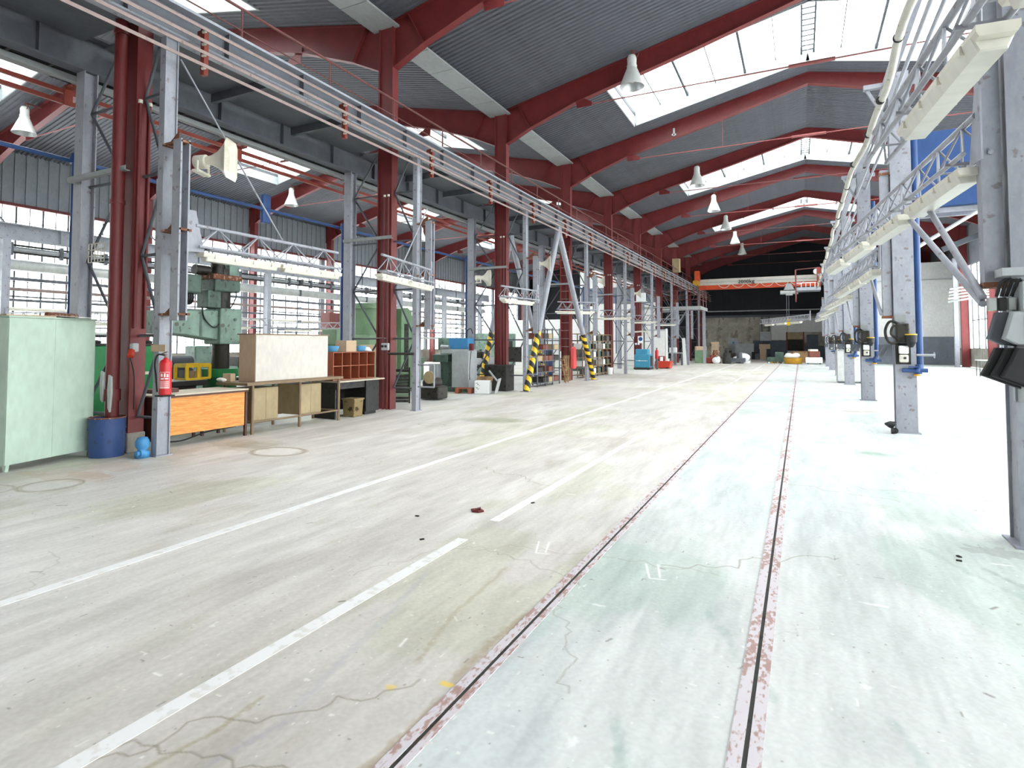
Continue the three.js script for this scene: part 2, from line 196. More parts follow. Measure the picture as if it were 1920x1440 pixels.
  // painted lines, 2 mm of worn white paint
  T.line = dataTex(256, 256, (u, v) => { const n = fbm(u * 9, v * 9, 401, 4, 9); return mixc([0.93, 0.925, 0.92], [0.84, 0.82, 0.79], 0.6 * step(0.62, 0.75, n)); }, true, 1.7);
  M.linePaint = mat('#ffffff', { map: T.line, roughness: 0.6 });
  wpart(floor, 'painted_line', BB(-4.33, -4.24, 0, 0.002, -58, 3), M.linePaint, 'solid white line along the aisle');
  for (const [a, b] of [[0.5, -4.06], [-4.58, -10.42], [-11.05, -17.2], [-17.9, -24.5], [-25.4, -33], [-34, -44], [-45, -57]]) wpart(floor, 'painted_line', BB(-2.465, -2.375, 0, 0.002, b, a), M.linePaint, 'white dashed line');
}
// flush steel rails set in the floor
for (const [x, label] of [[-1.365, 'narrow flush steel floor rail on the left of the track, beside beige coating'], [-0.215, 'rust-stained flush steel floor rail on the right of the track']]) {
  const t = thing('floor_rail', label, 'rail', [x, 0, -27], 0, 'flush rails of the floor track');
  wpart(t, 'rail_head', BB(x - 0.06, x - 0.008, 0, 0.004, -58, 3), M.rail);
  wpart(t, 'rail_flange', BB(x + 0.01, x + (x < -1 ? 0.045 : 0.06), 0, 0.003, -58, 3), M.rail);
  wpart(t, 'groove', BB(x - 0.009, x + 0.011, 0, 0.0012, -58, 3), M.soot);
}

// ---------- walls ----------
function wallBox(name, geos, m = M.clad) { const o = structure(name, 0, 0, -27); wpart(o, 'wall_panel', geos, m); return o; }
const ribs = (x, z0, z1, y0, y1, dir = 1, period = 0.4) => { const g = []; for (let z = z0; z < z1; z += period) g.push(BB(x, x + 0.045 * dir, y0, y1, z, Math.min(z + period * 0.55, z1))); return g; };
{
  const wl = structure('wall_left', -28.2, 0, -27);
  wpart(wl, 'sill_wall', BB(-28.4, -28.2, 0, 1.0, -62.4, 7.2), M.concrete);
  wpart(wl, 'upper_wall', BB(-28.4, -28.25, 7.1, 9.35, -62.4, 7.2), M.clad);
  wpart(wl, 'cladding_ribs', ribs(-28.25, -62, 7, 7.1, 9.3), M.clad);
  wpart(wl, 'sill_rail', [BB(-28.3, -28.1, 7.02, 7.14, -62.4, 7.2)], M.redDark);
  let n = 1;
  const bay = keep([0, 1, 2, 3, 4, 5, 6].map((k) => BB(-0.025, 0.025, 1, 7.05, k * 0.94 - 0.03, k * 0.94 + 0.03)).concat([0, 1, 2, 3, 4, 5].map((k) => BB(-0.025, 0.025, 1 + k * 1.21 - 0.03, 1 + k * 1.21 + 0.03, 0, 5.64))).concat([0, 1, 2, 3, 4].map((k) => BB(-0.012, 0.012, 1.6 + k * 1.21 - 0.014, 1.6 + k * 1.21 + 0.014, 0, 5.64))).concat([0, 1, 2, 3, 4, 5].map((k) => BB(-0.012, 0.012, 1, 7.05, 0.47 + k * 0.94 - 0.014, 0.47 + k * 0.94 + 0.014))));
  const pane = keep(BB(-0.004, 0.004, 0.02, 1.19, 0.02, 0.92));
  for (let i = -2; i < 9; i++) {
    const z1 = zf(i) - 0.18, w = structure('window_' + n++, -28.3, 0, z1 - 5.64); w.userData.label = 'tall factory window in the far left wall';
    part(w, 'glazing_bars', bay, M.bars);
    for (let a = 0; a < 6; a++) for (let b = 0; b < 5; b++) { const p = part(w, 'pane', pane, M.glass); p.position.set(0, 1 + b * 1.21, a * 0.94); p.castShadow = false; }
    wpart(wl, 'pier', BB(-28.4, -28.2, 1, 7.1, z1, z1 + 0.36), M.clad);
  }
  wpart(wl, 'pier', BB(-28.4, -28.2, 1, 7.1, -62.4, zf(8) - 5.8), M.clad);
  const wr = structure('wall_right', 9.9, 0, -27);
  wpart(wr, 'sill_wall', BB(9.85, 10.05, 0, 1.2, -62.4, 7.2), M.concrete); wpart(wr, 'upper_wall', BB(9.9, 10.05, 6.6, 9.35, -62.4, 7.2), M.clad); wpart(wr, 'end_wall', BB(9.85, 10.05, 1.2, 6.6, -62.4, zf(7) - 0.2), M.wall);
  for (let i = -2; i < 7; i++) { const z1 = zf(i) - 0.2, w = structure('window_' + n++, 9.97, 0, z1 - 5.6); w.userData.label = 'factory window in the right wall'; part(w, 'glazing_bars', [0, 1, 2, 3, 4].map((k) => BB(-0.03, 0.03, 1.2, 6.6, k * 1.4 - 0.025, k * 1.4 + 0.025)).concat([0, 1, 2, 3].map((k) => BB(-0.03, 0.03, 1.2 + k * 1.8 - 0.025, 1.2 + k * 1.8 + 0.025, 0, 5.6))), M.bars); for (let a = 0; a < 4; a++) for (let b = 0; b < 3; b++) part(w, 'pane', BB(-0.004, 0.004, 1.22 + b * 1.8, 2.98 + b * 1.8, a * 1.4 + 0.02, a * 1.4 + 1.38), M.glass); wpart(wr, 'pier', BB(9.85, 10.05, 1.2, 6.6, z1, z1 + 0.4), M.clad); }
  const gable = (x0, xm, x1, ym) => [[x0, 0], [x1, 0], [x1, 9.2], [xm, ym], [x0, 9.2]];
  const wf = structure('wall_front', 0, 0, 7.2); part(wf, 'gable', prism(gable(-28.4, -18.4, -8.8, 11.3), 0.2), M.wall); part(wf, 'gable', prism(gable(-8.8, 0.39, 10.05, 11.2), 0.2), M.wall);
  const wb = structure('wall_back', 0, 0, -62.4);
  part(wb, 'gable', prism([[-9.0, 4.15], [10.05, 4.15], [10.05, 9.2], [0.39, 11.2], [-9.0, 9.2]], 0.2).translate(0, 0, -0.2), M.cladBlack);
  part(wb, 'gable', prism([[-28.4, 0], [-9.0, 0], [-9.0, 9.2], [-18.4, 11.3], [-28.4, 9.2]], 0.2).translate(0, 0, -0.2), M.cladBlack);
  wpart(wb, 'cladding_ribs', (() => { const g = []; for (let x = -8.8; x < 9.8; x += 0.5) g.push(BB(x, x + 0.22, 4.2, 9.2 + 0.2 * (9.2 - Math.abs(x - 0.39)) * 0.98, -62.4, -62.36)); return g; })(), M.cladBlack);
  wpart(wb, 'base_wall', BB(-9.0, 10.05, 0, 4.15, -62.6, -62.4), M.oldWall);
  wpart(wb, 'white_panel', BB(-2.55, -1.15, 1.85, 3.95, -62.4, -62.34), M.wall); wpart(wb, 'white_panel', BB(-1.1, 2.2, 2.6, 3.9, -62.4, -62.34), M.wall); wpart(wb, 'white_panel', BB(-7.2, -4.1, 2.65, 4.0, -62.4, -62.36), M.oldWall);
  wpart(wb, 'dado', BB(-4.2, -1.15, 0, 1.8, -62.4, -62.33), M.dado); wpart(wb, 'dado', BB(0.25, 2.3, 0, 1.3, -62.4, -62.33), M.dado);
  wpart(wb, 'pilaster', [BB(-3.42, -3.3, 0, 4.15, -62.4, -62.1), BB(-2.78, -2.66, 0, 4.15, -62.4, -62.1)].concat([0, 1, 2, 3, 4].map((k) => BB(-3.3, -2.78, 2.2 + k * 0.4, 2.26 + k * 0.4, -62.3, -62.2))), M.greyDark);
  wpart(wb, 'service_pipe', [bar([-8.4, 4.72, -62.1], [2, 4.72, -62.1], 0.06)], M.duct); wpart(wb, 'ledge', BB(-8.8, 9.8, 4.1, 4.3, -62.4, -62.1), M.greyDark);
  const door1 = structure('door_1', -0.45, 0, -62.36); wpart(door1, 'roller_shutter', BB(-1.15, 0.22, 1.9, 2.55, -62.4, -62.3), M.tan); wpart(door1, 'doorway', BB(-1.15, 0.22, 0, 1.9, -62.4, -62.35), M.soot); wpart(door1, 'door_frame', [BB(-1.25, -1.12, 0, 2.6, -62.4, -62.28), BB(0.2, 0.32, 0, 2.6, -62.4, -62.28)], M.railRed);
  const door2 = structure('door_2', 1.0, 0, -62.36); wpart(door2, 'door_leaf', BB(0.6, 1.42, 0, 2.28, -62.4, -62.31), M.dado); wpart(door2, 'door_frame', [BB(0.54, 0.6, 0, 2.34, -62.4, -62.28), BB(1.42, 1.48, 0, 2.34, -62.4, -62.28), BB(0.54, 1.48, 2.28, 2.34, -62.4, -62.28)], M.greyDark);
  const door3 = structure('door_3', -6.1, 0, -62.36); wpart(door3, 'door_leaf', BB(-6.5, -5.55, 0, 2.05, -62.4, -62.32), M.plasticGrey); wpart(door3, 'door_sign', BB(-6.1, -5.92, 1.5, 1.68, -62.32, -62.31), M.blueLight);
  // white partition at the far right
  const wp = structure('wall_partition', 6.9, 0, -51); wpart(wp, 'white_wall', BB(4.0, 9.85, 2.0, 7.35, -51.2, -51), M.wall); wpart(wp, 'dado', BB(4.0, 9.85, 0, 2.0, -51.2, -50.98), M.dadoGrey); wpart(wp, 'service_pipe', [bar([4.0, 6.1, -50.9], [9.8, 6.1, -50.9], 0.04), bar([6.1, 0.9, -50.9], [6.1, 7.2, -50.9], 0.05), bar([6.5, 0.9, -50.9], [6.5, 5.9, -50.9], 0.035)], M.plasticGrey); wpart(wp, 'junction_box', BB(6.1, 6.75, 1.5, 1.85, -51, -50.82), M.yellowTub);
  // white partition in the left hall
  const wq = structure('wall_office', -18.5, 0, -50); wpart(wq, 'white_wall', BB(-17.6, -10.75, 0, 8.0, -50.2, -50), M.wall); wpart(wq, 'white_wall', BB(-28.1, -17.6, 0, 3.7, -50.2, -50), M.wall); wpart(wq, 'grey_band', BB(-17.6, -10.75, 5.0, 6.4, -50, -49.95), M.dadoGrey); wpart(wq, 'return_wall', BB(-17.7, -17.6, 3.7, 8.0, -62.4, -50), M.wall);
}

// ---------- roof ----------
const deckMain = (x) => 11.2 - 0.215 * Math.abs(x - 0.39), deckLeft = (x) => 11.28 - 0.2146 * Math.abs(x + 18.4);
const ceiling = structure('ceiling', 0, 9.2, -27);
function sheet(xa, xb, za, zb, f) {   // a strip of trapezoid roofing, ribs running down the slope, with its insulation above
  const per = 0.165, dep = 0.038, prof = [], n = Math.max(1, Math.round((za - zb) / per)), p = (za - zb) / n;
  for (let k = 0; k < n; k++) { const z = za - k * p; prof.push([z, 0], [z - p * 0.36, 0], [z - p * 0.5, dep], [z - p * 0.86, dep]); }
  prof.push([zb, 0]);
  const pos = [], ya = f(xa), yb = f(xb), q = (a, b, c, d) => pos.push(...a, ...b, ...c, ...a, ...c, ...d);
  for (let k = 0; k + 1 < prof.length; k++) { const [z0, h0] = prof[k], [z1, h1] = prof[k + 1]; q([xa, ya + h0, z0], [xa, ya + h1, z1], [xb, yb + h1, z1], [xb, yb + h0, z0]); }
  const g = new THREE.BufferGeometry(); g.setAttribute('position', new THREE.Float32BufferAttribute(pos, 3)); g.computeVertexNormals();
  g.setAttribute('uv', new THREE.Float32BufferAttribute(new Float32Array(pos.length / 3 * 2), 2));
  const t = beam([xa, ya + 0.11, (za + zb) / 2], [xb, yb + 0.11, (za + zb) / 2], za - zb, 0.1);
  const m = wpart(ceiling, 'roof_sheet', [g, t], M.sheet); return m;
}
const LIT = [0, 2, 4, 6];
let nw = 40;
for (let i = -2; i < 10; i++) {
  const za = zf(i) + (i === -2 ? 0.4 : 0), zb = i === 9 ? -62.4 : zf(i + 1);
  for (const [f, mid, halves, hole] of [[deckMain, 0.39, [9.25, 9.68], 6.0], [deckLeft, -18.4, [10.05, 9.6], 6.3]]) for (const s of [-1, 1]) {
    const half = halves[s < 0 ? 0 : 1], X = (d) => mid + s * d;
    if (LIT.includes(i)) {
      const h0 = zf(i) - 1.1, h1 = zf(i) - 5.0;
      sheet(X(half), X(hole), za, zb, f);
      for (const [a, b] of [[za, h0], [h1, zb]]) for (const [d0, d1] of [[hole, hole / 2], [hole / 2, 0]]) sheet(X(d0), X(d1), a, b, f);
    } else for (const [d0, d1] of [[half, 6.2], [6.2, 3.1], [3.1, 0]]) sheet(X(d0), X(d1), za, zb, f);
  }
  // valley gutter boards between the halls
  const n = 5, L = (za - zb) / n; for (let k = 0; k < n; k++) wpart(ceiling, 'gutter_board', beam([-8.86, 9.13, za - k * L - 0.01], [-8.86, 9.13, za - (k + 1) * L + 0.01], 0.75, 0.05), M.gutter);
  if (!LIT.includes(i)) continue;
  for (const [f, mid, hole] of [[deckMain, 0.39, 6.0], [deckLeft, -18.4, 6.3]]) {
    const h0 = zf(i) - 1.1, h1 = zf(i) - 5.0, w = structure('window_' + nw++, mid, f(mid), (h0 + h1) / 2); w.userData.label = 'glazed ridge skylight';
    for (const s of [-1, 1]) {
      const P = (d, up) => [mid + s * d, f(mid + s * d) + up];
      for (const z of [h0, h1]) wpart(w, 'curb', beam([...P(0, 0.28), z], [...P(hole, 0.28), z], 0.04, 0.55), M.curb);
      wpart(w, 'curb', BB(mid + s * hole - 0.02, mid + s * hole + 0.02, f(mid + hole) - 0.02, f(mid + hole) + 0.55, h1, h0), M.curb);
      for (let k = 0; k < 6; k++) {
        const d0 = hole * k / 6, d1 = hole * (k + 1) / 6; const p = wpart(w, 'pane', beam([...P(d0 + 0.02, 0.5), (h0 + h1) / 2], [...P(d1 - 0.02, 0.5), (h0 + h1) / 2], h0 - h1 - 0.05, 0.008), M.glass); p.castShadow = false;
        wpart(w, 'glazing_bar', beam([...P(d1, 0.47), h0], [...P(d1, 0.47), h1], k % 2 ? 0.07 : 0.025, k % 2 ? 0.14 : 0.05), M.bars);
      }
    }
    const y = f(mid) + 0.3;
    wpart(w, 'ridge_ladder', [beam([mid - 0.19, y, h0], [mid - 0.19, y, h1], 0.05, 0.09), beam([mid + 0.19, y, h0], [mid + 0.19, y, h1], 0.05, 0.09)].concat(Array.from({ length: 11 }, (_, k) => bar([mid - 0.19, y, h0 - 0.2 - k * 0.35], [mid + 0.19, y, h0 - 0.2 - k * 0.35], 0.022))), M.bars);
  }
}

// ---------- portal frames ----------
const hcol = (x0, x1, z, y0, y1, w = 0.22) => [BB(x0, x0 + 0.03, y0, y1, z - w / 2, z + w / 2), BB(x1 - 0.03, x1, y0, y1, z - w / 2, z + w / 2), BB(x0 + 0.01, x1 - 0.01, y0 + 0.004, y1 - 0.004, z - w / 2 + 0.03, z + w / 2 - 0.03)];
function rafter(xc, s, f, half, z) {    // xc: inner face of the column, s: direction to the ridge
  const low = [[0, 8.12], [0.85, 8.52], [2.4, 9.08], [6.0, 9.98], [half, f(xc + s * half) - 0.4]].map(([d, y]) => [xc + s * d, y]);
  const top = [[half, f(xc + s * half)], [-0.21, f(xc - s * 0.21)]].map(([d, y]) => [xc + s * d, y - 0.015]);
  const g = [prism(low.concat(top, [[xc - s * 0.21, 8.12]]), 0.016).translate(0, 0, z - 0.008)];
  for (let k = 0; k + 1 < low.length; k++) g.push(beam([...low[k], z], [...low[k + 1], z], 0.2, 0.024));
  g.push(beam([...top[0], z], [...top[1], z], 0.2, 0.024));
  g.push(beam([low[1][0], low[1][1], z], [low[1][0] - s * 0.5, f(low[1][0]) - 0.05, z], 0.19, 0.02));
  return g;
}
const FRAMES = [];
for (let i = -1; i < 10; i++) {
  const z = zf(i), k = i + 1;
  const lab = i < 0 ? 'red steel portal frame directly overhead of the viewer' : i === 9 ? 'last red steel portal frame against the dark back wall' : i === 0 ? 'nearest red steel portal frame whose column stands beside the mint cabinet' : `${ORD[i]} red steel portal frame beyond the one by the mint cabinet`;
  const t = thing('portal_frame', lab, 'steel frame', [-8.81, 0, z], 0, 'red portal frames along the hall'); FRAMES.push(t);
  wpart(t, 'column', hcol(i ? -9.02 : -8.92, i ? -8.6 : -8.5, z, i === 0 ? 0.28 : i === 2 ? 0.84 : 0, 9.12), M.red);
  wpart(t, 'column', hcol(9.39, 9.81, z, 0, 9.2), M.red); wpart(t, 'column', hcol(-27.82, -27.4, z, 0, 9.2), M.red);
  wpart(t, 'rafter', rafter(-8.6, 1, deckMain, 8.99, z), M.red); wpart(t, 'rafter', rafter(9.38, -1, deckMain, 8.99, z), M.red);
  wpart(t, 'rafter', rafter(-9.02, -1, deckLeft, 9.38, z), M.red); wpart(t, 'rafter', rafter(-27.78, 1, deckLeft, 9.38, z), M.red);
  for (const [m, h] of [[0.39, 6.5], [-18.4, 6.7]]) {
    const y = 8.95, r = wpart(t, 'tie_rod', [bar([m - h, y, z + 0.02], [m + h, y, z + 0.02], 0.02, 8), bar([m - 2.9, y, z + 0.02], [m - 2.9, 10.1, z + 0.02], 0.008, 6)], M.tie);
    wpart(r, 'turnbuckle', [bar([m - 0.55, y, z + 0.02], [m + 0.55, y, z + 0.02], 0.05, 6)], M.tie);
    for (const s of [-1, 1]) wpart(r, 'gusset', prism([[m + s * (h + 0.05), y - 0.06], [m + s * (h - 0.45), y - 0.06], [m + s * (h - 0.45), y + 0.06], [m + s * (h + 0.1), y + 0.36]], 0.02).translate(0, 0, z + 0.02), M.red);
  }
  if (i === 0) wpart(t, 'footing', RB(0.46, 0.28, 0.26, -8.71, 0.14, z, 0.02), M.concrete, 'pale concrete footing');
  if (i === 2) wpart(t, 'footing', RB(0.8, 0.84, 0.62, -8.9, 0.42, z, 0.03), M.soot, 'blackened concrete footing');
}
// ---------- crane runways between the two halls ----------
{
  const z0 = 7, z1 = -58, zm = (z0 + z1) / 2;
  const g = thing('crane_girder', 'long grey crane girder with pale top flange along the aisle side of the red columns', 'girder', [-7.85, 5.83, zm]);
  wpart(g, 'flange', BB(-7.99, -7.71, 6.25, 6.29, z1, z0), M.girder); wpart(g, 'flange', BB(-7.97, -7.73, 5.83, 5.86, z1, z0), M.girder); wpart(g, 'web', BB(-7.86, -7.84, 5.86, 6.25, z1, z0), M.greyDark);
  wpart(g, 'crane_rail', BB(-7.88, -7.82, 6.29, 6.34, z1, z0), M.steel);
  for (let z = z0 - 1; z > z1; z -= 1.5) wpart(g, 'stiffener', BB(-7.84, -7.74, 5.86, 6.25, z - 0.008, z + 0.008), M.greyDark);
  [6.0, 5.82, 5.655, 5.47].forEach((y, k) => { const t = thing('conductor_bar', `${['top', 'second', 'third', 'lowest'][k]} of the four pinkish conductor bars in front of the aisle girder`, 'conductor bar', [-7.52, y, zm], 0, 'conductor bars of the aisle crane'); wpart(t, 'channel', [BB(-7.545, -7.505, y - 0.006, y + 0.006, z1, z0), BB(-7.512, -7.502, y - 0.024, y + 0.024, z1, z0)], M.copper); });
  for (let k = 0; k < 20; k++) { const z = -2.6 - k * 2.9; const t = thing('bar_hanger', `red hanger bracket on the conductor bars, ${ORD[k]} along the aisle girder`, 'bracket', [-7.62, 5.3, z], 0, 'hangers of the conductor bars'); wpart(t, 'plate', [BB(-7.66, -7.58, 5.38, 6.06, z - 0.035, z + 0.035), BB(-7.74, -7.6, 5.98, 6.04, z - 0.03, z + 0.03)], M.redPipe); for (const y of [6.0, 5.82, 5.655, 5.47]) wpart(t, 'insulator', C(0.022, 0.06, -7.57, y - 0.01, z + 0.045, 'x', 0.022, 8), M.cream); }
  // walkway deck between the girders
  const d = thing('crane_walkway', 'dark plated walkway deck between the crane girders, seen from below', 'walkway', [-8.9, 6.1, zm]);
  for (let i = -1; i < 9; i++) for (let k = 0; k < 3; k++) { const a = zf(i) - 0.14 - k * 1.91, b = a - 1.9; wpart(d, 'deck_plate', BB(-9.78, -8.02, 6.18, 6.22, b, a), M.greyDark); if (k) wpart(d, 'cross_beam', BB(-9.78, -8.0, 6.02, 6.18, a - 0.04, a + 0.04), M.greyDark); }
  const h = thing('guard_rail', 'brown-red pipe handrail along the crane walkway above the aisle girder', 'railing', [-8.1, 6.29, zm]);
  wpart(h, 'handrail', [bar([-8.1, 7.0, z0], [-8.1, 7.0, z1], 0.024), bar([-8.1, 6.64, z0], [-8.1, 6.64, z1], 0.012)], M.railRed);
  for (let z = -0.5; z > z1; z -= 2.0) rod(h, 'post', [0, -0.1, z - zm], [0, 0.71, z - zm], 0.018, M.railRed);
  // girder and services on the side of the left hall
  const q = thing('crane_girder', 'dark grey crane girder on the left hall side of the walkway', 'girder', [-9.95, 5.75, zm]);
  wpart(q, 'flange', BB(-10.09, -9.81, 6.3, 6.34, z1, z0), M.greyDark); wpart(q, 'flange', BB(-10.07, -9.83, 5.75, 5.78, z1, z0), M.greyDark); wpart(q, 'web', BB(-9.96, -9.94, 5.78, 6.3, z1, z0), M.greyDark);
  for (let z = z0 - 1; z > z1; z -= 1.5) wpart(q, 'stiffener', BB(-10.05, -9.85, 5.78, 6.3, z - 0.01, z + 0.01), M.greyDark);
  const c = thing('cable_tray', 'black ladder cable tray with a pale channel under the dark girder', 'cable tray', [-10.22, 5.7, zm]);
  wpart(c, 'channel', [BB(-10.3, -10.26, 5.64, 5.78, z1, z0), BB(-10.3, -10.14, 5.64, 5.66, z1, z0)], M.gutter); wpart(c, 'side_rail', [BB(-10.14, -10.11, 5.8, 5.88, z1, z0), BB(-10.42, -10.39, 5.8, 5.88, z1, z0)], M.soot);
  for (let z = -1; z > -40; z -= 0.55) wpart(c, 'rung', BB(-10.42, -10.11, 5.81, 5.84, z - 0.02, z + 0.02), M.soot);
  wpart(c, 'cables', [0, 1, 2].map((k) => bar([-10.2 - k * 0.07, 5.86, z0], [-10.2 - k * 0.07, 5.86, z1], 0.02, 6)), M.black);
  for (const [k, y] of [[0, 5.56], [1, 5.39]]) single('conductor_bar', `${k ? 'lower' : 'upper'} of the two orange-red conductor bars under the left hall girder`, 'conductor bar', [BB(-0.02, 0.02, -0.035, 0.035, z1 - zm, z0 - zm)], M.redPipe, [-10.5, y, zm], 0, 'conductor bars of the left hall crane');
  for (let k = 0; k < 14; k++) { const z = -2.0 - k * 3.2; single('bar_hanger', `red plate hanger on the left hall conductor bars, ${ORD[k]} from the camera`, 'bracket', [BB(-0.02, 0.02, -0.16, 0.16, -0.06, 0.06), BB(0, 0.2, 0.1, 0.14, -0.04, 0.04)], M.redPipe, [-10.48, 5.5, z], 0, 'hangers of the left hall bars'); }
  single('air_pipe', 'blue compressed air pipe running along the left hall columns', 'pipe', [bar([0, 0, z0 - zm], [0, 0, -52 - zm], 0.035)], M.blue, [-10.22, 4.4, zm]);
  const bw = single('switch_box', 'blue elongated box hanging on the air pipe by the fourth lamp', 'box', RB(0.1, 0.62, 0.22, 0, 0, 0, 0.03), M.blue, [-10.25, 4.42, -8.9]);
}
// crane columns: one grey column on each side of every red column, laced to it
const lace = (x0, x1, z, t) => { let up = true; for (let y = 0.5; y < 5.2; y += 1.15) { rod(t, 'lacing', [x0 - t.position.x, y, z - t.position.z], [x1 - t.position.x, y, z - t.position.z], 0.022, M.greyDark); rod(t, 'lacing', [(up ? x0 : x1) - t.position.x, y, z - t.position.z], [(up ? x1 : x0) - t.position.x, y + 1.15, z - t.position.z], 0.022, M.greyDark); up = !up; } };
const hSection = (x0, x1, z, y0, y1, w) => [BB(x0, x0 + 0.016, y0, y1, z - w / 2, z + w / 2), BB(x1 - 0.016, x1, y0, y1, z - w / 2, z + w / 2), BB(x0 + 0.004, x1 - 0.004, y0 + 0.003, y1 - 0.003, z - w / 2 + 0.03, z + w / 2 - 0.03)];
const zSection = (x0, x1, z, y0, y1, w) => [BB(x0, x1, y0, y1, z - w / 2, z - w / 2 + 0.016), BB(x0, x1, y0, y1, z + w / 2 - 0.016, z + w / 2), BB((x0 + x1) / 2 - 0.035, (x0 + x1) / 2 + 0.035, y0 + 0.003, y1 - 0.003, z - w / 2 + 0.01, z + w / 2 - 0.01)];
for (let i = -1; i < 9; i++) {
  const z = zf(i), nm = i < 0 ? 'behind the viewer' : i === 0 ? 'carrying the fire extinguisher' : `${ORD[i - 1]} beyond the one with the fire extinguisher`;
  const t = thing('crane_column', `grey steel crane column on the aisle, ${nm}`, 'column', [-7.88, 0, z], 0, 'grey crane columns along the aisle');
  wpart(t, 'shaft', zSection(-8.0, -7.88, z, 0.012, 5.83, 0.19), M.grey); wpart(t, 'base_plate', BB(-8.03, -7.85, 0, 0.014, z - 0.12, z + 0.12), M.grey);
  lace(i ? -8.6 : -8.5, -8.0, z - 0.02, t);
  wpart(t, 'hinge_rail', [BB(-7.63, -7.6, 1.85, 4.32, z - 0.02, z + 0.12), BB(-7.63, -7.47, 1.85, 4.32, z + 0.1, z + 0.125), BB(-7.63, -7.47, 1.85, 4.32, z - 0.02, z + 0.005)], M.grey);
  for (const y of [1.95, 3.1, 4.3]) wpart(t, 'hinge', [BB(-7.88, -7.47, y - 0.03, y, z - 0.06, z + 0.12), prism([[-7.88, y - 0.03], [-7.6, y - 0.03], [-7.6, y + 0.16]], 0.012).translate(0, 0, z + 0.05)], M.rust, 'rusty hinge plate');
  const s = thing('crane_column', `grey crane column on the left hall side, ${i < 0 ? 'behind the viewer' : i === 0 ? 'behind the mint cabinet' : ORD[i - 1] + ' beyond the one behind the mint cabinet'}`, 'column', [-9.91, 0, z], 0, 'grey crane columns of the left hall');
  wpart(s, 'shaft', zSection(-10.06, -9.84, z, 0, 5.75, 0.2), M.grey); lace(-9.84, i ? -9.02 : -8.92, z - 0.02, s);
  wpart(s, 'bracket_arm', [beam([-9.95, 4.02, z + 0.24], [-8.5, 4.02, z + 0.24], 0.012, 0.07), beam([-9.95, 3.99, z + 0.21], [-8.5, 3.99, z + 0.21], 0.07, 0.012), BB(-9.95, -9.88, 3.98, 4.05, z + 0.08, z + 0.24)], M.gutter, 'pale angle-iron arm');
  wpart(s, 'air_drop', [bar([-10.13, 0.9, z + 0.06], [-10.13, 4.4, z + 0.06], 0.035)], M.blueDark, 'blue air pipe drop');
  wpart(s, 'valve', [C(0.07, 0.16, -10.13, 4.42, z + 0.06, 'y', 0.04)], M.blueDark);
}
// red pipes on the red columns
for (let i = 0; i < 6; i++) {
  const z = zf(i); const t = thing('conduit_pair', i ? `two thin red conduits on the ${ORD[i - 1]} red column beyond the mint cabinet` : 'two thin red conduits with white caps on the nearest red column', 'conduit', [-8.7, 0.7, z + 0.15], 0, 'red conduits on the columns');
  for (const k of [0, 1]) { const x = i ? -8.77 + k * 0.11 : -8.475, zz = i ? z + 0.15 : z + 0.07 - k * 0.14; wpart(t, 'pipe', bar([x, i ? 0 : 1.75, zz], [x, 5.0, zz], 0.022), M.red); wpart(t, 'cap', C(0.03, 0.05, x, 5.02, zz), M.cream); }
}
{
  const z = -4.98; const t = thing('drain_pipe', 'thick red drain pipe in front of the nearest red column', 'pipe', [-8.7, 0, z]);
  wpart(t, 'pipe', [bar([-8.7, 0.2, z], [-8.7, 9.1, z], 0.085, 18)], M.red); wpart(t, 'socket', [C(0.105, 0.16, -8.7, 0.82, z, 'y', 0.105, 18), C(0.1, 0.05, -8.7, 3.55, z, 'y', 0.1, 18), C(0.1, 0.05, -8.7, 6.0, z, 'y', 0.1, 18)], M.red); wpart(t, 'clip', BB(-8.85, -8.7, 3.5, 3.53, z - 0.01, z + 0.01), M.red);
  for (const [x, y, l] of [[-8.76, 1.15, 0.42], [-8.58, 1.1, 0.5]]) single('wrapping', `torn grey foil hanging on the red drain pipe, ${l > 0.45 ? 'longer strip above the drum rim' : 'shorter strip on the left'}`, 'foil', prism([[0, 0], [0.05, -0.02], [0.06, -l * 0.5], [0.03, -l], [0.0, -l * 0.9], [-0.02, -l * 0.4]], 0.02, 0.005), M.duct, [x, y, z + 0.1]);
}
// ---------- light trusses and fluorescent fixtures ----------
function lightTruss(label, base, end, group, h = 0.3, braceN = 7, strut) {
  const dx = end[0] - base[0], dz = end[2] - base[2], L = Math.hypot(dx, dz), t = thing('light_truss', label, 'truss', base, Math.atan2(-dz, dx), group);
  part(t, 'top_chord', bar([0, h, 0], [L, h, 0], 0.026), M.grey);
  for (let k = 1; k < braceN; k += 2) rod(t, 'cross_bar', [L * k / braceN, 0, -0.09], [L * k / braceN, 0, 0.09], 0.01, M.grey);
  for (const s of [-1, 1]) part(t, 'bottom_chord', bar([0, 0, s * 0.09], [L, 0, s * 0.09], 0.02), M.grey);
  for (let k = 0; k < braceN; k++) for (const s of [-1, 1]) { const a = L * k / braceN, m = L * (k + 0.5) / braceN, b = L * (k + 1) / braceN; rod(t, 'brace', [a, 0, s * 0.09], [m, h, 0], 0.011, M.grey); rod(t, 'brace', [m, h, 0], [b, 0, s * 0.09], 0.011, M.grey); }
  part(t, 'mounting_plate', [prism([[-0.1, -0.08], [0.14, -0.06], [0.0, 0.5], [-0.1, 0.5]], 0.014).translate(0, 0, -0.007)], M.grey);
  if (strut) { for (const s of strut) part(t, 'strut', bar([s[0], 0, s[2] || 0.05], [-0.02, s[1], 0], 0.028, 10), M.grey); }
  return { t, L, dx: dx / L, dz: dz / L, turn: Math.atan2(-dz, dx) };
}
const fixBody = keep(prism([[-0.085, 0], [-0.1, 0.03], [-0.1, 0.07], [0.1, 0.07], [0.1, 0.03], [0.085, 0]], 1.5).translate(0, 0, -0.75).rotateY(Math.PI / 2));
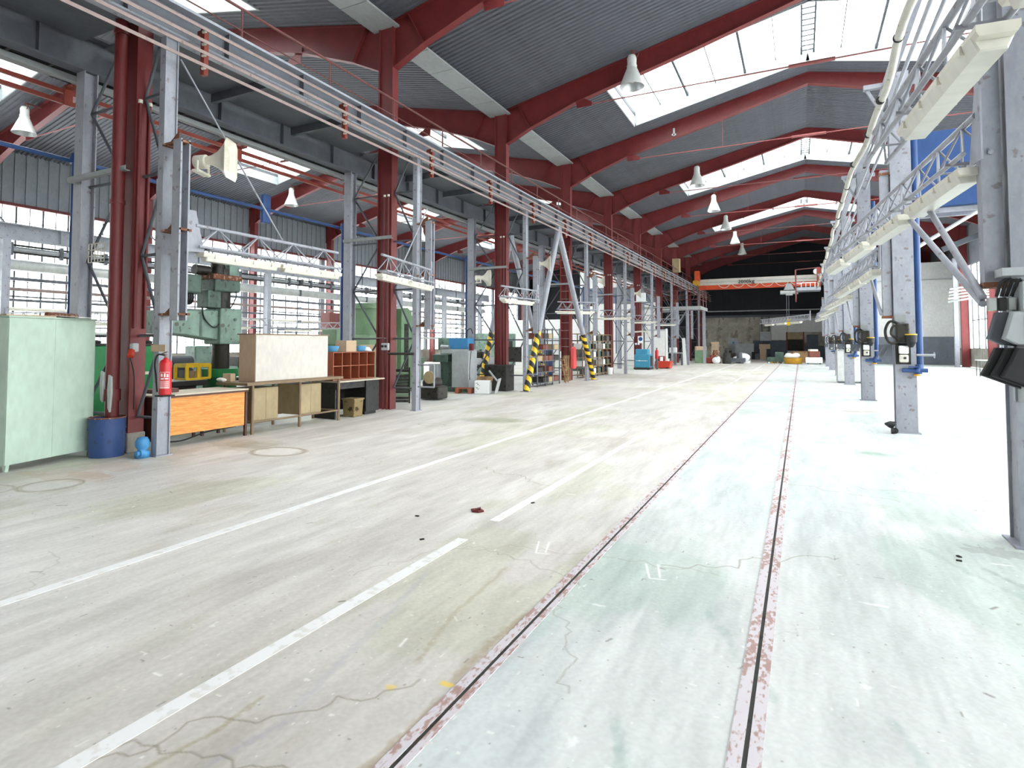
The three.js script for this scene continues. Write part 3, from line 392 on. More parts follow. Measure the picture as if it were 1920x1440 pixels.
const fixDiff = keep(prism([[-0.06, -0.055], [-0.09, 0.02], [0.09, 0.02], [0.06, -0.055]], 1.36, 0.01).translate(0, 0, -0.68).rotateY(Math.PI / 2));
const fixClip = keep(B(0.025, 0.06, 0.225, 0, 0.02, 0));
let fix0 = null;
function fixture(label, x, y, z, turn, group, len = 1) {
  const t = thing('fluorescent_fixture', label, 'light fixture', [x, y, z], turn, group); t.scale.set(len, 0.85, x < -5 ? 0.8 : 0.95);
  part(t, 'housing', fixBody, M.cream); part(t, 'diffuser', fixDiff, M.diffuser); for (const k of [-0.55, -0.18, 0.18, 0.55]) part(t, 'clip', fixClip, M.cream).position.x = k;
  for (const k of [-0.6, 0.6]) part(t, 'hanger', [B(0.02, 0.1, 0.02, k, 0.11, 0), B(0.025, 0.03, 0.29, k, 0.15, 0)], M.grey);
  return t;
}
const hang = (tr, base, ds, y, lab, group, len) => ds.forEach((d, k) => fixture(lab(k), base[0] + tr.dx * d, base[1] + y, base[2] + tr.dz * d, tr.turn, group, len));
[[0, [-7.52, 2.88, -5.35], [-7.52, 2.88, -8.15], 'pointing away from the extinguisher column'], [1, [-7.5, 2.9, -11.1], [-7.0, 2.9, -8.75], 'swung toward the camera beside the second red column'], [2, [-7.5, 2.9, -17.1], [-7.75, 2.9, -15.1], 'at the blackened column footing'], [3, [-7.5, 2.9, -23.1], [-8.75, 2.9, -22.0], 'by the column with the red ladder'], [4, [-7.5, 2.9, -29.1], [-9.1, 2.9, -28.7], 'just before the blue compressor'], [5, [-7.5, 2.9, -35.1], [-9.2, 2.9, -35.0], 'above the blue compressor'], [6, [-7.5, 2.9, -41.1], [-9.2, 2.9, -40.5], 'below the railed platform']].forEach(([i, b, e, where]) => {
  const tr = lightTruss(`lattice light truss on an aisle column, ${where}`, b, e, 'light trusses on the aisle columns', 0.3, i ? 4 : 4);
  if (tr.L > 2.3) hang(tr, b, [tr.L * 0.27, tr.L * 0.77], -0.13, (k) => `${k ? 'outer' : 'inner'} fluorescent fixture on the aisle truss ${where}`, 'fixtures on the aisle trusses', 0.9); else hang(tr, b, [tr.L * 0.55], -0.13, () => `single fluorescent fixture on the aisle truss ${where}`, 'fixtures on the aisle trusses', 1.1);
  if (i === 0) single('stay_cable', 'thin grey stay rod slanting down to the truss by the extinguisher column', 'stay rod', [bar([-7.7, 5.5, -5.2], [-7.52, 3.18, -6.9], 0.012)], M.grey);
  if (i === 1) single('stay_cable', 'thin grey stay rod holding the truss beside the second red column', 'stay rod', [bar([-7.6, 4.6, -11.1], [-7.2, 3.2, -9.7], 0.014)], M.grey);
});
// right row of columns with their swung trusses
const RZ = [0.5, -5.85, -12.2, -18.6, -25.3, -32, -38.6, -44.3];
RZ.forEach((z, k) => {
  const w = k === 0 ? 'beside the viewer' : k === 1 ? 'at the right edge with the black plug housings' : k === 2 ? 'with the white switch boxes and the caster at its foot' : `${ORD[k - 3]} beyond the one with the caster at its foot`;
  const t = thing('crane_column', `lilac-grey right-row column, ${w}`, 'column', [1.61, 0, z], 0, 'columns of the right row');
  wpart(t, 'shaft', [BB(1.48, 1.75, 0.01, 6.3, z - 0.12, z + 0.12), BB(1.46, 1.77, 0.012, 6.298, z + 0.11, z + 0.126), BB(1.46, 1.77, 0.012, 6.298, z - 0.126, z - 0.11)], M.grey); wpart(t, 'base_plate', BB(1.42, 1.81, 0, 0.015, z - 0.17, z + 0.17), M.grey);
  wpart(t, 'hinge_post', [BB(1.31, 1.44, 2.0, 4.6, z - 0.07, z + 0.07)], M.grey); for (const y of [2.02, 4.55]) wpart(t, 'hinge_bracket', [BB(1.3, 1.5, y - 0.04, y, z - 0.09, z + 0.09)], M.rust);
  wpart(t, 'drop_pipe', [bar([1.83, 1.1, z + 0.02], [1.83, 5.4, z + 0.02], 0.055, 12)], M.blue, 'blue drop pipe');
  wpart(t, 'top_bracket', [BB(1.1, 1.9, 6.1, 6.18, z - 0.05, z + 0.05), beam([1.5, 5.4, z], [1.15, 6.1, z], 0.05, 0.05)], M.grey);
});
{
  const gA = 'light trusses on the right row';
  const st = [[1.6, -1.15], [2.3, -1.2]];
  const tA = lightTruss('nearest light truss of the right row, cropped by the top edge', [1.3, 3.25, 0.4], [0.67, 3.25, -6.5], gA, 0.3, 12, st);
  hang(tA, [1.3, 3.25, 0.4], [3.05, 4.9], -0.14, (k) => `cream fluorescent fixture on the nearest right-row truss, ${['cut off at the top right corner', 'the largest one in view'][k]}`, 'fixtures of the right row', 1.05);
  const tB = lightTruss('light truss of the right row held by long slanting struts at the right edge column', [1.28, 3.05, -5.75], [0.54, 3.05, -13.0], gA, 0.3, 12, st);
  hang(tB, [1.28, 3.05, -5.75], [0.9, 2.75, 4.6, 6.4], -0.14, (k) => `cream fluorescent fixture, ${ORD[k]} along the strutted truss from the right edge column`, 'fixtures of the right row', 1.05);
  for (let k = 2; k < 6; k++) { const z = RZ[k] + 0.05, b = [1.28, 2.95, z], e = [1.02 - k * 0.03, 2.95, z - 6.1], w = k === 2 ? 'from the column with white switch boxes' : `${ORD[k - 3]} beyond the column with white switch boxes`; const tr = lightTruss(`low right-row light truss ${w}`, b, e, gA, 0.28, 11, [[1.5, -0.9]]); hang(tr, b, [1.0, 2.6, 4.2, 5.6], -0.13, (j) => `fluorescent fixture, ${ORD[j]} on the right-row truss ${w}`, 'fixtures of the right row'); }
  const b = [0.5, 2.9, -37.5], e = [-2.5, 2.9, -45.2]; const tr = lightTruss('far light truss swung out across the aisle in front of the back wall', b, e, gA, 0.28, 16); hang(tr, b, [2, 4.4, 6.6], -0.13, (j) => `cream fluorescent fixture, ${ORD[j]} on the far swung-out truss`, 'fixtures of the right row');
  // crane rail, festoon cable and pipes above the right row
  const t = thing('crane_rail_beam', 'slim grey rail beam on top of the right row of columns', 'rail beam', [1.5, 6.2, -27]); wpart(t, 'beam', [BB(1.44, 1.56, 6.18, 6.34, -58, 1)], M.grey);
  const c = thing('cable_bundle', 'grey wrapped cable duct strung above the right row fixtures', 'cable', [1.15, 5.3, -18]);
  const pts = [[1.2, 5.36, 1]]; for (let z = -2; z > -46; z -= 1.6) pts.push([1.2 - (z < -14 ? 0.12 : 0) + Math.sin(z * 1.7) * 0.02, 5.36 + Math.sin(z * 1.3) * 0.05, z]);
  wpart(c, 'sleeve', tube(pts, 0.055, 160, 8), M.cable); for (let z = -3; z > -44; z -= 1.9) wpart(c, 'tie', [C(0.065, 0.03, 1.18 - (z < -14 ? 0.1 : 0), 5.36 + Math.sin(z * 1.3) * 0.05, z, 'z')], M.black);
  for (const [x, y, l] of [[1.42, 5.5, 'inner'], [1.66, 5.75, 'outer']]) single('service_pipe', `slim grey pipe above the right row, ${l} one`, 'pipe', [bar([0, 0, 26], [0, 0, -20], 0.03)], M.grey, [x, y, -25]);
}
// ---------- bell lamps ----------
const bellOut = keep(lathe([[0.355, 0], [0.36, 0.015], [0.33, 0.09], [0.25, 0.3], [0.17, 0.5], [0.15, 0.55]])), bellIn = keep(lathe([[0.345, 0.005], [0.24, 0.29], [0.13, 0.53], [0.02, 0.55]])), bellNeck = keep([lathe([[0.15, 0.55], [0.14, 0.6], [0.15, 0.62], [0.13, 0.68], [0.135, 0.86], [0.1, 0.94], [0.05, 0.96], [0.0, 0.965]])]), bellBulb = keep(lathe([[0, 0.12], [0.07, 0.15], [0.09, 0.24], [0.05, 0.4], [0, 0.45]])), bellHook = keep([bar([0, 0.95, 0], [0, 1.08, 0], 0.02), tube([[0.12, 0.84, 0], [0.2, 0.95, 0], [0.12, 1.06, 0], [0, 1.07, 0]], 0.015, 12)]), bellArm = keep([B(0.06, 0.05, 0.5, 0, 1.08, -0.24)]);
function bell(label, x, y, z) { const t = thing('bell_lamp', label, 'lamp', [x, y, z], 0, 'high bay bell lamps'); part(t, 'shade', bellOut, M.enamel); part(t, 'reflector', bellIn, M.lampIn); part(t, 'housing', bellNeck, M.enamel); part(t, 'bulb', bellBulb, M.white); part(t, 'hook', bellHook, M.railRed); part(t, 'arm', bellArm, M.railRed); }
[[2, 'large bell lamp hanging before the nearest aisle skylight'], [4, 'bell lamp hanging before the second aisle skylight'], [5, 'bell lamp below the far edge of the second aisle skylight'], [6, 'small bell lamp before the third aisle skylight'], [7, 'small bell lamp next to last in the aisle row'], [8, 'farthest bell lamp of the aisle row against the dark back wall']].forEach(([i, l]) => bell(l, -4.28, 9.0, zf(i) + 0.52));
[[1, 'white bell lamp at the far left edge of the left hall'], [3, 'left hall white bell lamp before a red rafter, left of second red column'], [5, 'white bell lamp of the left hall between the second and third red columns'], [7, 'farthest white bell lamp of the left hall beside the third red column']].forEach(([i, l]) => bell(l, -24.2, 8.85, zf(i) + 0.52));
single('lamp_bracket', 'small empty lamp bracket on a red rafter beside the nearest skylight', 'bracket', [B(0.06, 0.3, 0.06), B(0.16, 0.06, 0.06, 0, -0.1, 0)], M.plasticGrey, [-4.28, 9.75, zf(3) + 0.15]);
// ---------- horn loudspeakers ----------
function horn(label, x, y, z, turn, s = 1) {
  const t = thing('horn_loudspeaker', label, 'loudspeaker', [x, y, z], turn, 'horn loudspeakers'); t.scale.setScalar(s);
  const g = new THREE.BufferGeometry(), rings = [[0, 0.05, 0.05], [0.1, 0.07, 0.06], [0.2, 0.12, 0.08], [0.29, 0.2, 0.12], [0.35, 0.27, 0.17], [0.37, 0.28, 0.18]], pos = [], n = 20;
  const pt = (k, a) => { const [d, h, w] = rings[k], c = Math.cos(a), q = Math.sin(a), e = k / 5; const sq = 1 / Math.max(Math.abs(c), Math.abs(q)), f = 1 + (Math.min(sq, 1.25) - 1) * e; return [d, q * h * f, c * w * f]; };
  for (let k = 0; k < 5; k++) for (let j = 0; j < n; j++) { const a = j / n * 6.2832, b = (j + 1) / n * 6.2832, A = pt(k, a), Bq = pt(k, b), Cq = pt(k + 1, b), D = pt(k + 1, a); pos.push(...A, ...Bq, ...Cq, ...A, ...Cq, ...D); }
  g.setAttribute('position', new THREE.Float32BufferAttribute(pos, 3)); g.setAttribute('uv', new THREE.Float32BufferAttribute(new Float32Array(pos.length / 3 * 2), 2)); g.computeVertexNormals();
  part(t, 'horn', g, M.cream); part(t, 'driver', [C(0.09, 0.16, -0.06, -0.02, 0, 'x', 0.1)], M.cream); part(t, 'plug', [lathe([[0.05, 0], [0.03, 0.05], [0, 0.06]]).rotateZ(-Math.PI / 2).translate(0.2, 0, 0), C(0.012, 0.02, 0.27, 0, 0, 'x')], M.cream); part(t, 'bracket', [B(0.1, 0.03, 0.3, -0.05, -0.18, 0), B(0.02, 0.16, 0.03, -0.03, -0.12, 0.14), B(0.02, 0.16, 0.03, -0.03, -0.12, -0.14)], M.cream);
}
horn('cream horn loudspeaker on the extinguisher column, facing the aisle', -7.5, 4.12, -5.46, 0.42); horn('cream horn loudspeaker on the column beside the blackened footing', -7.5, 4.1, -17.35, 0.35, 0.9); horn('cream horn loudspeaker beside the column with the red ladder', -7.5, 4.1, -23.35, 0.3, 0.8); horn('cream horn loudspeaker on the column by the blue compressor', -7.5, 4.05, -29.35, 0.3, 0.85);
horn('cream horn loudspeaker turned into the left hall by the third red column', -9.45, 3.7, -16.85, 1.0, 0.95);
// ---------- the near left row ----------
{ // mint cabinet standing with its back to the aisle
  const t = thing('metal_cabinet', 'tall mint green metal cabinet at the left edge, standing on short feet', 'cabinet', [-8.665, 0, -4.24], 0.241);
  part(t, 'body', [RB(0.5, 1.78, 1.15, -0.26, 0.97, 0, 0.012)], M.mint); for (const s of [-1, 1]) part(t, 'panel', B(0.012, 1.77, 0.572, -0.006, 0.97, s * 0.287), M.mint, 'mint green sheet');
  part(t, 'rim', [B(0.53, 0.02, 1.17, -0.255, 1.868, 0)], M.mint); for (const [x, z] of [[-0.04, 0.53], [-0.04, -0.53], [-0.47, 0.53], [-0.47, -0.53]]) part(t, 'foot', prism([[-0.03, 0.09], [0.03, 0.09], [0.015, 0], [-0.015, 0]], 0.04).translate(x, 0, z - 0.02), M.mint);
  single('steel_bar', 'rusty dark steel bar lying on the mint cabinet', 'steel bar', [C(0.035, 0.55, 0, 0, 0, 'z')], M.rust, [-8.95, 1.915, -4.45], 0.5);
  single('paper_sheet', 'bent grey sheet overhanging the mint cabinet top', 'sheet', [B(0.4, 0.006, 0.5, 0, 0, 0, 0, 0, -0.06)], M.paper, [-8.75, 1.893, -4.55], 0.4);
  single('board', 'pale flat board lying on top of the mint cabinet', 'board', [B(0.35, 0.02, 0.6)], M.cardboard, [-8.85, 1.89, -3.95], 0.2);
}
{ // blue drum
  const t = thing('steel_drum', 'dented blue open steel drum under the red drain pipe', 'drum', [-8.58, 0, -4.86]);
  part(t, 'shell', [lathe([[0.0, 0.01], [0.2, 0.01], [0.205, 0.0], [0.212, 0.12], [0.214, 0.36], [0.224, 0.375], [0.214, 0.39], [0.218, 0.52], [0.224, 0.525], [0.21, 0.53], [0.205, 0.4], [0.19, 0.03], [0, 0.03]], 0, 0, 0, 30)], M.blueDark); part(t, 'rim', [new THREE.TorusGeometry(0.217, 0.01, 8, 30).rotateX(Math.PI / 2).translate(0, 0.527, 0)], M.rust, 'rusty rim');
}
{ const t = thing('pump_motor', 'small blue rounded motor standing on the floor before the extinguisher column', 'motor', [-8.02, 0, -5.0]); part(t, 'body', [lathe([[0, 0.28], [0.06, 0.27], [0.085, 0.22], [0.085, 0.15], [0.05, 0.1], [0.09, 0.08], [0.09, 0.0], [0, 0]])], M.blueLight); part(t, 'flange', [C(0.055, 0.05, 0.07, 0.07, 0.06, 'z'), C(0.03, 0.06, 0.07, 0.07, 0.09, 'z')], M.blueLight); }
{ // fire extinguisher
  const t = thing('fire_extinguisher', 'red fire extinguisher with white label on a grey column', 'extinguisher', [-7.66, 0.83, -5.06]);
  part(t, 'cylinder', [lathe([[0, 0.02], [0.072, 0.02], [0.076, 0.03], [0.076, 0.44], [0.066, 0.475], [0.03, 0.5], [0.02, 0.52], [0, 0.52]])], M.extRed); part(t, 'valve', [C(0.018, 0.05, 0, 0.54, 0), B(0.11, 0.014, 0.02, -0.02, 0.585, 0, 0, 0, 0.25), B(0.1, 0.012, 0.018, -0.02, 0.56, 0)], M.copper);
  part(t, 'hose', [tube([[0, 0.55, 0.01], [-0.07, 0.56, 0.06], [-0.12, 0.46, 0.07], [-0.12, 0.25, 0.05], [-0.09, 0.06, 0.05]], 0.011, 24, 8)], M.black); part(t, 'shelf', [B(0.17, 0.02, 0.17, 0, 0.01, 0)], M.soot);
  const cv = document.createElement('canvas'); cv.width = 128; cv.height = 256; const g = cv.getContext('2d'); g.fillStyle = '#c8232a'; g.fillRect(0, 0, 128, 256); g.strokeStyle = '#f2e9e6'; g.lineWidth = 5; g.strokeRect(4, 4, 120, 248); g.fillStyle = '#f2e9e6'; g.fillRect(18, 34, 26, 40); g.fillRect(24, 22, 14, 14); g.fillRect(56, 20, 20, 62); g.fillRect(86, 36, 26, 14); g.fillRect(86, 58, 26, 22); g.fillRect(18, 92, 40, 26); g.fillRect(66, 96, 46, 18); for (let k = 0; k < 9; k++) g.fillRect(12, 138 + k * 11, 104, 4); g.fillRect(12, 236, 104, 9);
  const tx = new THREE.CanvasTexture(cv); tx.colorSpace = THREE.SRGBColorSpace; const lb = new THREE.CylinderGeometry(0.0768, 0.0768, 0.22, 16, 1, true, 0.0, 1.7); const m = solid(new THREE.Mesh(lb, mat('#ffffff', { map: tx, roughness: 0.35 }))); m.name = 'label'; m.position.set(0, 0.22, 0); m.userData.label = 'white printed label'; t.add(m);
  single('sign_board', 'blank pale board fixed to the column above the extinguisher', 'sign', [B(0.25, 0.095, 0.012)], M.cardboard, [-7.86, 1.475, -5.085], 0.15);
}
{ const t = thing('power_socket', 'grey wall socket with red plug on the nearest red column', 'socket', [-8.44, 1.42, -5.12]); part(t, 'box', [RB(0.09, 0.13, 0.09, 0.02, 0.06, 0.02, 0.02)], M.plasticGrey); part(t, 'plug', [bar([0.03, 0.02, 0.06], [0.07, -0.06, 0.1], 0.042, 12)], M.redBright); part(t, 'cord', [tube([[0.07, -0.08, 0.1], [0.09, -0.3, 0.06], [0.06, -0.8, 0.03]], 0.008)], M.black); }
{ // orange wooden desk
  const t = thing('desk', 'low desk with orange pine front panel and pale top, behind the extinguisher column', 'desk', [-8.7, 0, -6.0]);
  wpart(t, 'top', [RB(0.76, 0.025, 1.6, -8.7, 0.775, -6.15, 0.006)], M.topPale); wpart(t, 'edging', [BB(-8.34, -8.325, 0.735, 0.775, -6.95, -5.36), BB(-9.08, -8.33, 0.73, 0.76, -6.95, -6.935), BB(-9.08, -8.33, 0.73, 0.76, -5.375, -5.36)], M.brown);
  wpart(t, 'front_panel', [BB(-8.385, -8.36, 0.18, 0.735, -6.9, -5.42)], M.wood, 'orange pine boards with knots'); wpart(t, 'side_panel', [BB(-9.05, -8.37, 0.2, 0.73, -6.93, -6.905)], M.brown); wpart(t, 'side_panel', [BB(-9.05, -8.37, 0.12, 0.73, -5.41, -5.385)], M.brown);
  for (const [x, z] of [[-8.37, -6.93], [-8.37, -5.4], [-9.03, -6.93], [-9.03, -5.4], [-9.0, -6.45], [-9.0, -6.6]]) wpart(t, 'leg', BB(x - 0.02, x + 0.02, 0, 0.73, z - 0.02, z + 0.02), M.brown);
  single('floor_cable', 'black cable drooping along the bottom of the orange desk', 'cable', [tube([[-8.4, 0.1, -5.5], [-8.5, 0.06, -5.9], [-8.6, 0.12, -6.4], [-8.5, 0.16, -6.85]], 0.012)], M.black);
  single('wood_block', 'small white block on the orange desk behind the column', 'block', [B(0.1, 0.1, 0.1)], M.paper, [-8.9, 0.84, -5.5]); single('flat_box', 'flat brown case on the orange desk behind the column', 'case', [RB(0.28, 0.06, 0.4, 0, 0, 0, 0.01)], M.brown, [-8.8, 0.82, -5.75]);
}
{ // tan workbench
  const t = thing('workbench', 'tan steel workbench with two hanging cupboards carrying the big white box', 'workbench', [-8.7, 0, -8.05]);
  wpart(t, 'top', [RB(0.78, 0.05, 2.3, -8.7, 0.85, -8.06, 0.006)], M.tanFrame);
  for (const z of [-7.05, -8.1, -9.12]) for (const x of [-8.35, -9.03]) wpart(t, 'leg', [C(0.027, 0.83, x, 0.415, z)], M.tanFrame);
  wpart(t, 'rail', [bar([-8.35, 0.2, -7.05], [-8.35, 0.2, -9.12], 0.018), bar([-9.03, 0.2, -7.05], [-9.03, 0.2, -9.12], 0.018), bar([-8.35, 0.2, -7.05], [-9.03, 0.2, -7.05], 0.018), bar([-8.35, 0.2, -9.12], [-9.03, 0.2, -9.12], 0.018)], M.tanFrame);
  for (const [a, b] of [[-7.64, -7.1], [-8.69, -8.15]]) { const c = wpart(t, 'cupboard', [BB(-8.98, -8.41, 0.21, 0.77, a, b)], M.tan); for (const [u, v] of [[a + 0.006, (a + b) / 2 - 0.003], [(a + b) / 2 + 0.003, b - 0.006]]) wpart(c, 'door', [BB(-8.41, -8.395, 0.225, 0.76, u, v)], M.tan); wpart(c, 'hinge', [BB(-8.4, -8.39, 0.23, 0.75, b - 0.012, b - 0.004)], M.tanFrame); }
  const bx = thing('cupboard_box', 'big cream-white backed box lying on the tan workbench', 'cupboard', [-8.62, 0.876, -8.0]);
  wpart(bx, 'shell', [BB(-8.82, -8.42, 0.876, 1.69, -8.87, -7.15)], M.cardboard); wpart(bx, 'back_panel', [BB(-8.42, -8.408, 0.885, 1.685, -8.865, -7.155)], M.white, 'smooth cream-white panel'); wpart(bx, 'edge_top', [BB(-8.84, -8.4, 1.69, 1.71, -8.9, -7.12)], M.tanFrame);
  single('carton', 'small worn carton on the left end of the workbench', 'box', [RB(0.2, 0.14, 0.1, 0, 0.07, 0, 0.01)], M.cardboard, [-8.95, 0.876, -7.06]); single('rag', 'pale crumpled rag on the left end of the workbench', 'rag', [sphere(0.07, 0, 0.035, 0, 1.5, 0.5, 0.7), sphere(0.05, 0.09, 0.03, 0.02, 1, 0.6, 1)], M.paper, [-9.05, 0.876, -6.98]);
}
{ // black desk with pigeonholes
  const t = thing('desk', 'black office desk with a pedestal, beside the tan workbench', 'desk', [-8.75, 0, -9.85]);
  wpart(t, 'top', [RB(0.74, 0.03, 1.5, -8.76, 0.755, -9.88, 0.005)], M.topPale); wpart(t, 'apron', [BB(-8.5, -8.47, 0.6, 0.74, -10.05, -9.2)], M.blackDesk); wpart(t, 'pedestal', [RB(0.62, 0.67, 0.44, -8.75, 0.4, -10.28, 0.008)], M.blackDesk); wpart(t, 'plinth', [BB(-9.0, -8.5, 0, 0.07, -10.46, -10.1)], M.blackDesk); wpart(t, 'back_panel', [BB(-9.06, -9.03, 0.1, 0.74, -10.05, -9.2)], M.blackDesk); wpart(t, 'leg', [BB(-9.05, -8.5, 0, 0.74, -9.22, -9.18)], M.blackDesk);
  const p = thing('pigeonhole_shelf', 'red-brown pigeonhole shelf of ten boxes on the black desk', 'shelf', [-8.75, 0.77, -9.88]);
  wpart(p, 'back_board', [BB(-8.93, -8.91, 0.775, 1.35, -10.53, -9.24)], M.shelfBrown); for (let k = 0; k < 6; k++) { const z = -9.235 - k * 0.26; wpart(p, k === 0 || k === 5 ? 'side_board' : 'divider', [BB(-8.92, -8.6, 0.772, 1.355, z - 0.009, z + 0.009)], M.shelfBrown); } for (const y of [0.78, 1.065, 1.35]) wpart(p, 'shelf_board', [BB(-8.92, -8.605, y - 0.008, y + 0.008, -10.53, -9.24)], M.shelfBrown);
  const bowl = (l, z) => { const b = thing('bowl', l, 'bowl', [-8.76, 1.36, z], 0, 'blue bowls on the pigeonhole shelf'); part(b, 'bowl', [lathe([[0, 0.005], [0.11, 0.005], [0.15, 0.12], [0.155, 0.125], [0.145, 0.12], [0.1, 0.02], [0, 0.02]])], M.bowl); };
  bowl('light blue bowl beside the big white box', -9.36); bowl('light blue bowl on the pigeonhole shelf next to the second red column', -10.2); single('carton', 'cardboard box between the two blue bowls on the pigeonhole shelf', 'box', [RB(0.28, 0.24, 0.36, 0, 0.12, 0, 0.008)], M.cardboard, [-8.76, 1.36, -9.78], 0.1);
  single('hard_hat', 'small white cap-shaped helmet at the right end of the pigeonhole shelf', 'helmet', [lathe([[0, 0.1], [0.06, 0.09], [0.1, 0.03], [0.13, 0.0], [0, 0]])], M.plastic, [-8.74, 1.36, -10.43]);
  const w = thing('waste_basket', 'square wicker waste basket under the black desk', 'basket', [-8.52, 0, -9.74]); part(w, 'body', [prism([[-0.13, 0.02], [0.13, 0.02], [0.16, 0.36], [-0.16, 0.36]], 0.26, 0.01).translate(0, 0, -0.13)], M.wicker); part(w, 'rim', [B(0.35, 0.03, 0.32, 0, 0.37, 0)], M.wicker); for (const [x, z] of [[-0.13, 0.12], [0.13, 0.12], [-0.13, -0.12], [0.13, -0.12]]) part(w, 'foot', B(0.03, 0.04, 0.03, x, 0.02, z), M.wicker);
}
{ // second red column fittings
  const t = thing('switch_box', 'grey rounded switch box with two knobs on the second red column', 'switch box', [-8.72, 1.38, -11.06]); part(t, 'case', [RB(0.2, 0.17, 0.08, 0, 0.08, 0, 0.02)], M.plasticGrey); for (const x of [-0.05, 0.05]) part(t, 'knob', [C(0.028, 0.04, x, 0.09, 0.05, 'z')], M.black); part(t, 'wire', [tube([[0, 0.17, 0], [0.02, 0.26, 0.01], [-0.04, 0.27, -0.02]], 0.008)], M.black);
  single('notice', 'small white notice plate high on the second red column', 'sign', [B(0.13, 0.1, 0.01)], M.plastic, [-8.68, 3.2, -11.05]);
  single('wall_lamp', 'round white bulkhead lamp on the third red column', 'lamp', [lathe([[0, 0.09], [0.07, 0.08], [0.12, 0.03], [0.13, 0], [0, 0]]).rotateX(Math.PI / 2)], M.plastic, [-8.7, 3.0, -17.08]);
  single('hook_rod', 'thin pale rod sticking out of the second red column above the switch box', 'rod', [bar([0, 0, 0], [-0.3, 0, 0.02], 0.012)], M.copper, [-8.66, 1.66, -11.05]);
  single('pipe_stub', 'dark pipe spanning from the second red column to the grey column', 'pipe', [bar([-8.6, 1.3, -11.02], [-7.9, 1.3, -11.04], 0.03)], M.soot);
  const f = thing('pipe_hoop', 'small pale pipe hoop bolted low on the aisle column after the black desk', 'hoop', [-7.7, 0.55, -11.15]); part(f, 'pipe', [bar([-0.15, 0, 0], [0.28, 0, 0], 0.018), bar([-0.15, 0.5, 0], [0.28, 0.5, 0], 0.018), bar([0.28, 0, 0], [0.28, 0.5, 0], 0.018)], M.grey);
  const f2 = thing('pipe_hoop', 'small pale pipe hoop bolted low on the aisle column at the blackened footing', 'hoop', [-7.7, 0.55, -17.1]); part(f2, 'pipe', [bar([-0.15, 0, 0], [0.2, 0, 0], 0.018), bar([-0.15, 0.55, 0], [0.2, 0.55, 0], 0.018), bar([0.2, 0, 0], [0.2, 0.55, 0], 0.018)], M.grey);
  single('black_board', 'black square panel hanging between the third red column and the grey column', 'panel', [B(0.46, 0.48, 0.02)], M.soot, [-8.25, 1.18, -17.05]);
  const s = thing('roller_conveyor', 'stack of dark rollers leaning beside the second red column', 'rollers', [-9.3, 0, -12.35], 0.45); for (let k = 0; k < 11; k++) part(s, 'roller', [C(0.036, 0.5, 0, 0.06 + k * 0.078, -k * 0.008, 'x')], k === 2 || k === 9 ? M.press : M.soot); for (const x of [-0.27, 0.27]) part(s, 'side_bar', B(0.03, 0.92, 0.05, x, 0.46, -0.04), M.oil);
}
// ---------- machines of the left hall ----------
{ // radial drill
  const t = thing('radial_drill', 'large pale green radial drilling machine behind the orange desk', 'drill', [-10.6, 0, -8.15]);
  part(t, 'base', [RB(0.9, 0.22, 1.1, 0, 0.11, 0.05, 0.03), C(0.33, 0.75, 0, 0.55, 0, 'y', 0.3, 24)], M.greenDark); part(t, 'collar', [C(0.34, 0.16, 0, 0.95, 0, 'y', 0.34, 24)], M.green); part(t, 'column', [C(0.17, 2.1, 0, 2.0, 0, 'y', 0.17, 24)], M.oil, 'oily steel column');
  const arm = part(t, 'arm', [prism([[-0.25, 1.55], [0.95, 1.72], [1.5, 1.75], [1.5, 2.12], [-0.25, 2.2]], 0.42, 0.02).translate(0, 0, -0.21).rotateY(-Math.PI / 2)], M.machine); part(arm, 'clamp', [RB(0.5, 0.72, 0.5, 0.06, 1.88, 0, 0.03)], M.machine); part(arm, 'seam', [B(0.43, 0.48, 0.05, 0.02, 1.92, 0.62)], M.machineDark);
  const hd = part(t, 'upper_head', [RB(0.5, 0.3, 0.6, 0.02, 2.72, 0.06, 0.04), RB(0.46, 0.36, 0.5, 0, 2.68, 0.85, 0.04)], M.machineDark); part(hd, 'rim', [B(0.54, 0.1, 0.66, 0.02, 2.86, 0.08)], M.rust); part(hd, 'motor', [C(0.15, 0.32, 0.02, 3.02, 0.12, 'y', 0.13, 18), C(0.1, 0.3, 0.05, 2.98, 0.5, 'z', 0.1, 16)], M.oil); part(hd, 'terminal_box', [RB(0.26, 0.3, 0.24, 0.04, 3.0, -0.16, 0.02)], M.machine);
  part(t, 'coil', Array.from({ length: 9 }, (_, k) => C(0.14, 0.03, 0.05, 2.42, 0.75 + k * 0.042, 'z', 0.14, 16)), M.black); part(t, 'gear_case', [RB(0.34, 0.36, 0.3, 0.02, 2.42, 0.3, 0.02)], M.machineDark); part(t, 'spindle', [C(0.07, 0.5, 0.02, 2.2, 1.1), C(0.05, 0.4, 0.02, 1.5, 1.1)], M.oil);
  part(t, 'cable', [tube([[0.2, 2.75, -0.1], [0.28, 2.5, -0.12], [0.25, 2.1, 0.1], [0.28, 1.85, 0.35], [0.26, 2.0, 0.55], [0.22, 2.25, 0.6]], 0.014, 40)], M.black); part(t, 'cap_bolt', [C(0.03, 0.02, 0.32, 2.02, -0.08, 'x')], M.machineDark);
}
